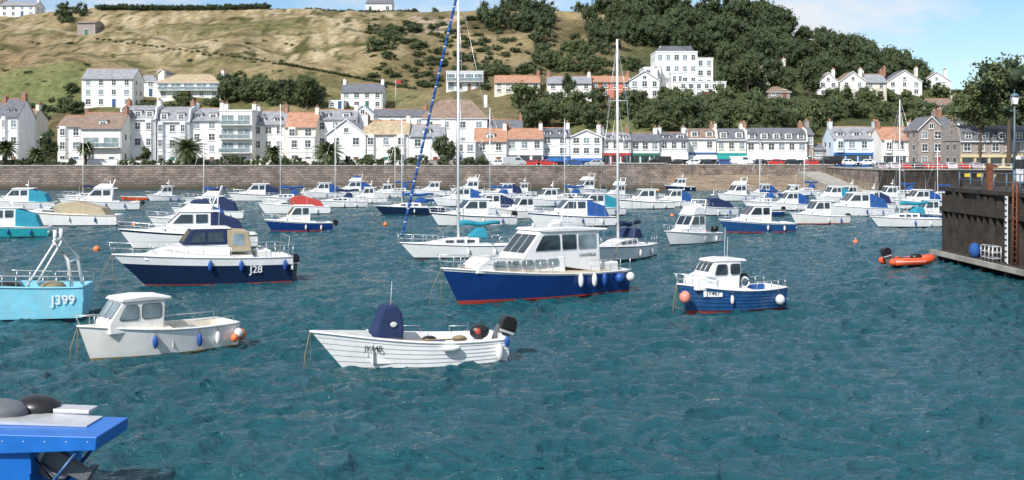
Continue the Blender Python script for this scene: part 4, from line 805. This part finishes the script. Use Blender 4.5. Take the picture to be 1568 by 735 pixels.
def sailboat(u,v,L,hd=197,mast=10,top='white_gelcoat',cover='canvas_blue',stripe='navy_gel',boot='black_boot',hood=True,furl='canvas_blue',thin=1.0,name='sailing_yacht',mx=.08):
    b=B(); W=.31*L; Fb=.08*L+.5; Fs=.06*L+.38
    hull(b,L,W,Fb,Fs,top=top,boot=boot,deck='white_gelcoat',td=.30,rake=.13*L,zf=.45,tw=.62,p=1.9,stripe=stripe,sw=.1)
    w=W/2; zd=b.zs(.5); hw=cab(b,'coachroof','white_gelcoat',[(-.16*L,zd-.1),(-.16*L,zd+.48),(.08*L,zd+.42),(.27*L,zd+.18),(.28*L,zd)],w*.62,w*.52,.6)
    for x0 in (-.12,-.03,.06): swin(b,hw,poly_r(x0*L,zd+.14,(x0+.065)*L,zd+.31,0,0,.04))
    xm=mx*L; r=.095 if mast>12.5 and v>350 else .06
    b.tube('mast','white_gelcoat',[(xm,0,zd),(xm,0,mast)],r*thin,8,r*.75*thin); b.tube('boom','alloy',[(xm,0,zd+1.25),(-.36*L,0,zd+1.2)],.05,6)
    if cover: 
        pts=[(lerp(xm,-.36*L,t),0,zd+1.38+.06*math.sin(t*9)) for t in [i/8 for i in range(9)]]; b.tube('sail_cover',cover,pts,.2,8,.12)
    if hood: cab(b,'spray_hood',cover or 'canvas_blue',[(-.24*L,zd+.4),(-.22*L,zd+1.05),(-.15*L,zd+1.1),(-.08*L,zd+.5)],w*.6,w*.5,.9,.08)
    for zz in ((.55,) if mast<11 else (.4,.7)):
        z=zd+(mast-zd)*zz; b.tube('spreaders','alloy',[(xm-.05,-w*.55,z),(xm,0,z+.05),(xm-.05,w*.55,z)],.03,5)
        for sg in (-1,1): b.tube('shrouds','steel',[(xm-.1,sg*w*.92,zd),(xm-.05,sg*w*.55,z),(xm,0,min(mast-.3,z+(mast-zd)*.3))],.012,4)
    b.tube('forestay','steel',[(L/2-.1,0,Fb),(xm,0,mast-.4)],.014,4); b.tube('backstay','steel',[(-L/2+.1,0,Fs),(xm,0,mast-.05)],.012,4)
    if furl: 
        P=[Vector((L/2-.15,0,Fb+.4)).lerp(Vector((xm+.08,0,mast-.7)),i/36) for i in range(37)]
        for i in range(36): b.tube('furled_genoa',furl,[P[i],P[i+1]],.095 if mast>12 else .06,7,.085 if mast>12 else .06)
        for i in range(2,36,2): b.tube('genoa_strip','frame_white',[P[i]+Vector((.03,0,0)),P[i].lerp(P[i+1],.2)-Vector((.02,0,0))],.098,6)
    b.tube('masthead','black_plastic',[(xm,0,mast),(xm,0,mast+.4)],.015,4); b.tube('masthead','black_plastic',[(xm-.25,0,mast+.1),(xm+.2,0,mast+.1)],.015,4)
    rails(b,.66,1.0,.55,4,True,.016); rails(b,.0,.2,.55,2,True,.016,bow=False)
    for t in (.25,.5): fender(b,t,1,random.choice(('fender_white','fender_blue')),.8)
    c=wpos(u,v); put(b,name,c,math.radians(hd),W)
sailboat(702,396,8.0,196,18.5,cover='canvas_teal',stripe='royal_blue',mx=.0)
sailboat(950,399,8.2,238,14.6,cover='canvas_navy',stripe='navy_gel',furl=None,mx=.04)
cruiser(288,381,9.8,196,upper=None,stripe='navy_gel',cover='canvas_navy',fly=True)
cruiser(456,354,6.0,196,top='royal_blue',stripe='white_gelcoat',boot='red_boot')
cruiser(98,346,10.6,192,cover='canvas_tan',wh=False,stripe='deck_tan'); cruiser(2,364,7.6,190,top='teal',stripe='white_gelcoat',cover='canvas_teal')
cruiser(28,321,9,195,cover='canvas_teal',fly=False); cruiser(152,322,9.5,196,fly=True); cruiser(252,308,5.4,212); cruiser(292,352,7.5,196,cover='canvas_blue'); cruiser(318,336,7.5,196,cover='canvas_navy',fly=True)
cruiser(392,308,8.2,196,stripe='navy_gel',cover='canvas_navy'); cruiser(450,328,8.2,196,cover='canvas_red',wh=False); cruiser(492,303,6.6,200,cover='canvas_blue'); cruiser(540,300,7.4,196,fly=True,cover='canvas_blue'); cruiser(562,311,5.4,200)
sailboat(626,329,8,196,11,top='navy_gel',stripe='white_gelcoat',furl=None,mx=.1)
cruiser(722,346,8.4,198,stripe='navy_gel'); cruiser(705,316,7.5,196,cover='canvas_blue'); cruiser(720,299,7,200,fly=True); cruiser(772,304,6.5,198,cover='canvas_navy'); cruiser(800,300,4.6,205,top='old_white')
cruiser(873,347,8.6,200,stripe='royal_blue',cover='canvas_blue',fly=False); cruiser(838,316,6.5,200); cruiser(905,330,7.6,205,cover='canvas_teal'); cruiser(896,298,7.6,210,fly=True)
cruiser(985,320,7.6,203,stripe='navy_gel'); cruiser(1030,317,5.8,203,cover='canvas_blue'); cruiser(1040,292,6,200,top='navy_gel',stripe='white_gelcoat')
cruiser(1056,374,6.2,228,fly=True,cover=None,stripe='white_gelcoat'); cruiser(1156,356,7.0,195,top='mid_blue',stripe='white_gelcoat',boot='red_boot')
cruiser(1083,330,7,200,cover='canvas_navy',wh=False); cruiser(1128,308,7,205,fly=True); cruiser(1208,322,5.6,200,cover='canvas_blue'); cruiser(1252,343,6.2,196,top='old_white',boot='red_boot'); cruiser(1308,331,8.4,196,cover='canvas_blue'); cruiser(1212,305,5,200,top='mid_blue')
cruiser(1275,310,6,200,cover='canvas_teal'); sailboat(1386,348,7.4,193,12.2,cover='canvas_teal',stripe='red_boot',furl=None); cruiser(1405,320,7,200,cover='canvas_blue'); cruiser(1360,310,6,196)
sailboat(318,313,6.5,200,9.5,cover='canvas_blue',furl=None); sailboat(133,309,6.6,200,9.8,furl=None,cover='canvas_navy'); sailboat(436,312,7.5,200,14,furl=None); sailboat(757,312,8,200,13.5,furl=None); sailboat(1168,318,6,200,8.5,furl=None); sailboat(1383,304,7,200,14,furl=None,cover='canvas_blue'); sailboat(1235,299,6,200,7.5,furl=None)
sailboat(610,300,7,200,10,furl=None); sailboat(1440,306,6,200,8,furl=None); sailboat(520,318,7,198,11,furl=None,cover='canvas_navy'); sailboat(870,310,7,200,12,furl=None,cover='canvas_blue')
cruiser(748,330,7.2,198,cover='canvas_navy'); cruiser(662,300,6.2,200); cruiser(800,335,6.2,200,top='old_white'); cruiser(945,306,5.8,205,fly=True); cruiser(1330,322,6.4,198,cover='canvas_navy'); cruiser(1168,303,5.0,200,cover='canvas_blue'); cruiser(1300,308,5.2,198); cruiser(1420,340,5.6,196,top='mid_blue',stripe='white_gelcoat'); cruiser(590,303,5,200,top='old_white')
def dinghy(u,v,L,hd,top,name='rowing_dinghy',ob=True):
    b=B(); hull(b,L,.42*L,.55,.42,top=top,boot=top,deck='deck_grey',td=.85,rake=.3,zf=.12,bw=.03,inner='white_gelcoat'); b.box('thwart','oar_wood',(0,0,.35),(.25,.36*L,.05)); b.box('thwart','oar_wood',(-.3*L,0,.35),(.25,.33*L,.05))
    if ob: outboard(b,-L/2,.5,0,.8)
    put(b,name,wpos(u,v),math.radians(hd),.42*L,0)
dinghy(205,306,4,190,'rib_orange'); dinghy(1020,302,3.6,215,'white_gelcoat'); dinghy(655,309,3.4,190,'mid_blue'); dinghy(1330,314,4,200,'white_gelcoat'); dinghy(1180,330,3,200,'royal_blue'); dinghy(930,318,3.5,190,'old_white')
b=B()
for sg in (-1,1):
    pts=[(-1.5,sg*.62,.28),(-.5,sg*.64,.28),(.5,sg*.6,.30),(1.1,sg*.42,.36),(1.4,sg*.15,.45),(1.45,0,.46)]; b.tube('inflatable_tube','rib_orange',pts,.24,10,.22); b.ell('tube_cone','rib_orange',(-1.5,sg*.62,.28),(.3,.24,.24)); b.tube('grab_line','frame_white',[(p_[0],p_[1]*1.38,p_[2]+.03) for p_ in pts[:4]],.02,4)
b.box('floor','engine_grey',(-.1,0,.16),(2.5,.9,.06)); b.box('transom','engine_grey',(-1.3,0,.4),(.06,.9,.45)); b.box('seat','engine_grey',(-.4,0,.52),(.3,1.0,.06)); b.box('fuel_tank','red_boot',(-.8,.1,.34),(.4,.3,.28)); b.ell('kit_bag','black_plastic',(.4,0,.5),(.4,.3,.25)); outboard(b,-1.35,.62,0,1.0,-.25)
b.finish('inflatable_dinghy',(wpos(1398,408).x,wpos(1398,408).y+.5,0.02),math.radians(12))
for u,v in ((1310,372),(205,345),(590,345)):
    b=B(); b.ell('buoy','buoy_orange',(0,0,.08),(.22,.22,.2)); b.tube('ring','steel',[(0,0,.25),(0,0,.4)],.03); p_=wpos(u,v); b.finish('mooring_buoy',(p_.x,p_.y,0))

# ---------------------------------------------------------------- vehicles
def car(x,y,z,hd,m,van=False):
    b=B(); 
    if van:
        b.extr('body',m,[(-2.4,.35),(-2.4,2.05),(1.1,2.1),(1.75,1.35),(2.45,1.1),(2.5,.35)],'y',-.95,.95,bev=.08); b.extr('windows','glass',[(.2,1.35),(.2,1.85),(1.05,1.85),(1.45,1.35)],'y',-.965,.965); b.box('rear_window','glass',(-2.41,0,1.55),(.03,1.5,.6))
    else:
        b.extr('body',m,[(-2.05,.3),(-2.1,.75),(-1.9,.92),(.9,.95),(1.9,.78),(2.1,.6),(2.1,.3)],'y',-.86,.86,bev=.07); hw=cab(b,'cabin',m,[(-1.75,.88),(-1.3,1.42),(.15,1.46),(.95,.92)],.82,.62,1,.05); swin(b,hw,poly_r(-1.35,.96,-.35,1.34,.2,0,.03),'glass',m); swin(b,hw,poly_r(-.25,.96,.62,1.34,0,-.4,.03),'glass',m); fwin(b,hw,(.95,.92),(.15,1.46),-.9,.9,.1,.9,'glass',m); fwin(b,hw,(-1.75,.88),(-1.3,1.42),-.88,.88,.15,.9,'glass',m,off=-1)
    for wx_ in (-1.35,1.35):
        for sy in (-.85,.85): b.tube('wheels','tyre',[(wx_,sy-.1,.33),(wx_,sy+.1,.33)],.33,12); b.tube('hubs','alloy',[(wx_,sy-.11,.33),(wx_,sy+.11,.33)],.18,8)
    b.box('lights','frame_white',(2.06,0,.66),(.1,1.5,.12)); b.box('tail_lights','car_red',(-2.08,0,.75),(.06,1.5,.12))
    b.finish('parked_van' if van else 'parked_car',(x,y,z),math.radians(hd))
for i,u in enumerate((1348,1366,1384,1400,1418,1436,1454,1474,1492)):
    Y=210; car((u-784)/F*Y,Y,3.95,90+random.uniform(-6,6),('car_silver','car_white','car_red','car_black','car_red','car_red','car_white','car_red','car_silver')[i])
for i,u in enumerate((640,668,700,788,812,838,880,910,1010,1035,1060,1085,1110,1135,1160,1185,1215,1245,1270,1300,1325,760)):
    Y=240 if u<990 else 244; car((u-784)/F*Y,Y,4.25 if u<990 else 4.35,random.choice((0,180)),random.choice(('car_red','car_white','car_silver','car_blue','car_black','car_white')),van=(i%5==3))
car(35.5,74.5,4.76,15,'car_white',True); car(39.5,73,4.76,80,'car_silver')
for u in (60,270,470,660,860,1060,1260,1430):
    Y=236.4 if u<1340 else 214; b=B(); b.tube('post','lamp_paint',[(0,0,0),(0,0,6)],.08,6,.05); b.tube('arm','lamp_paint',[(0,0,5.9),(.5,-.4,6.2)],.04,5); b.ell('lantern','frame_white',(.55,-.45,6.15),(.28,.2,.1)); b.finish('street_lamp',((u-784)/F*Y,Y,4.2 if u<990 or u>1340 else 2.0))
xf,yf,zf_=place(606,163); b=B(); b.tube('pole','frame_white',[(0,0,0),(0,0,7.5)],.08,6,.05); b.extr('flag','canvas_red',[(.08,6.4),(.08,7.4),(.8,7.3),(1.5,7.35),(1.5,6.35),(.8,6.3)],'y',-.02,.02); b.finish('flagpole',(xf,yf,zf_))

# ---------------------------------------------------------------- light, sky, camera
EL=math.radians(41); AZ=math.radians(212)
S=Vector((math.sin(AZ)*math.cos(EL),math.cos(AZ)*math.cos(EL),math.sin(EL)))
sl=bpy.data.lights.new('sun','SUN'); sl.energy=5.0; sl.angle=math.radians(.5); sl.color=(1,.965,.92); so=bpy.data.objects.new('sun',sl); scene.collection.objects.link(so); so.rotation_euler=(-S).to_track_quat('-Z','Y').to_euler()
wd_=bpy.data.worlds.new('World'); scene.world=wd_; wd_.use_nodes=True; N=wd_.node_tree.nodes; Lk=wd_.node_tree.links; bg=N['Background']; bg.inputs['Strength'].default_value=.15
sk=N.new('ShaderNodeTexSky'); sk.sky_type='NISHITA'; sk.sun_disc=False; sk.sun_elevation=EL; sk.sun_rotation=AZ; sk.air_density=1.0; sk.dust_density=.2; sk.ozone_density=2.5
tn_=N.new('ShaderNodeMix'); tn_.data_type='RGBA'; tn_.blend_type='MULTIPLY'; tn_.inputs[0].default_value=1; Lk.new(sk.outputs[0],tn_.inputs[6]); tn_.inputs[7].default_value=(.68,.78,.88,1)
tc=N.new('ShaderNodeTexCoord'); mp=N.new('ShaderNodeMapping'); mp.inputs['Scale'].default_value=(1,1,3.0); mp.inputs['Location'].default_value=(.35,.1,.2); Lk.new(tc.outputs['Generated'],mp.inputs[0]); ns=N.new('ShaderNodeTexNoise'); ns.inputs['Scale'].default_value=6; ns.inputs['Detail'].default_value=8; ns.inputs['Roughness'].default_value=.6; Lk.new(mp.outputs[0],ns.inputs['Vector'])
sp_=N.new('ShaderNodeSeparateXYZ'); Lk.new(tc.outputs['Generated'],sp_.inputs[0])
lift=N.new('ShaderNodeMapRange'); lift.inputs['From Min'].default_value=.12; lift.inputs['From Max'].default_value=.45; lift.inputs['To Min'].default_value=0; lift.inputs['To Max'].default_value=.09; Lk.new(sp_.outputs['Z'],lift.inputs['Value'])  # denser cloud above the frame, added to brighten reflections on the wave crests
ad=N.new('ShaderNodeMath'); Lk.new(ns.outputs['Fac'],ad.inputs[0]); Lk.new(lift.outputs[0],ad.inputs[1])
mr=N.new('ShaderNodeMapRange'); mr.inputs['From Min'].default_value=.47; mr.inputs['From Max'].default_value=.68; mr.inputs['To Max'].default_value=.9; Lk.new(ad.outputs[0],mr.inputs['Value'])
mx=N.new('ShaderNodeMix'); mx.data_type='RGBA'; Lk.new(mr.outputs[0],mx.inputs[0]); Lk.new(tn_.outputs[2],mx.inputs[6]); mx.inputs[7].default_value=(5.8,5.9,6.1,1); Lk.new(mx.outputs[2],bg.inputs['Color'])
cam=bpy.data.cameras.new('camera'); co=bpy.data.objects.new('camera',cam); scene.collection.objects.link(co); co.location=(0,0,CH); co.rotation_euler=(math.pi/2,0,0)
cam.sensor_width=36; cam.lens=36*F/1568; cam.shift_y=-(367.5-HZ)/1568; cam.clip_end=6000; scene.camera=co
scene.view_settings.view_transform='Standard'; scene.view_settings.look='None'; scene.view_settings.exposure=0
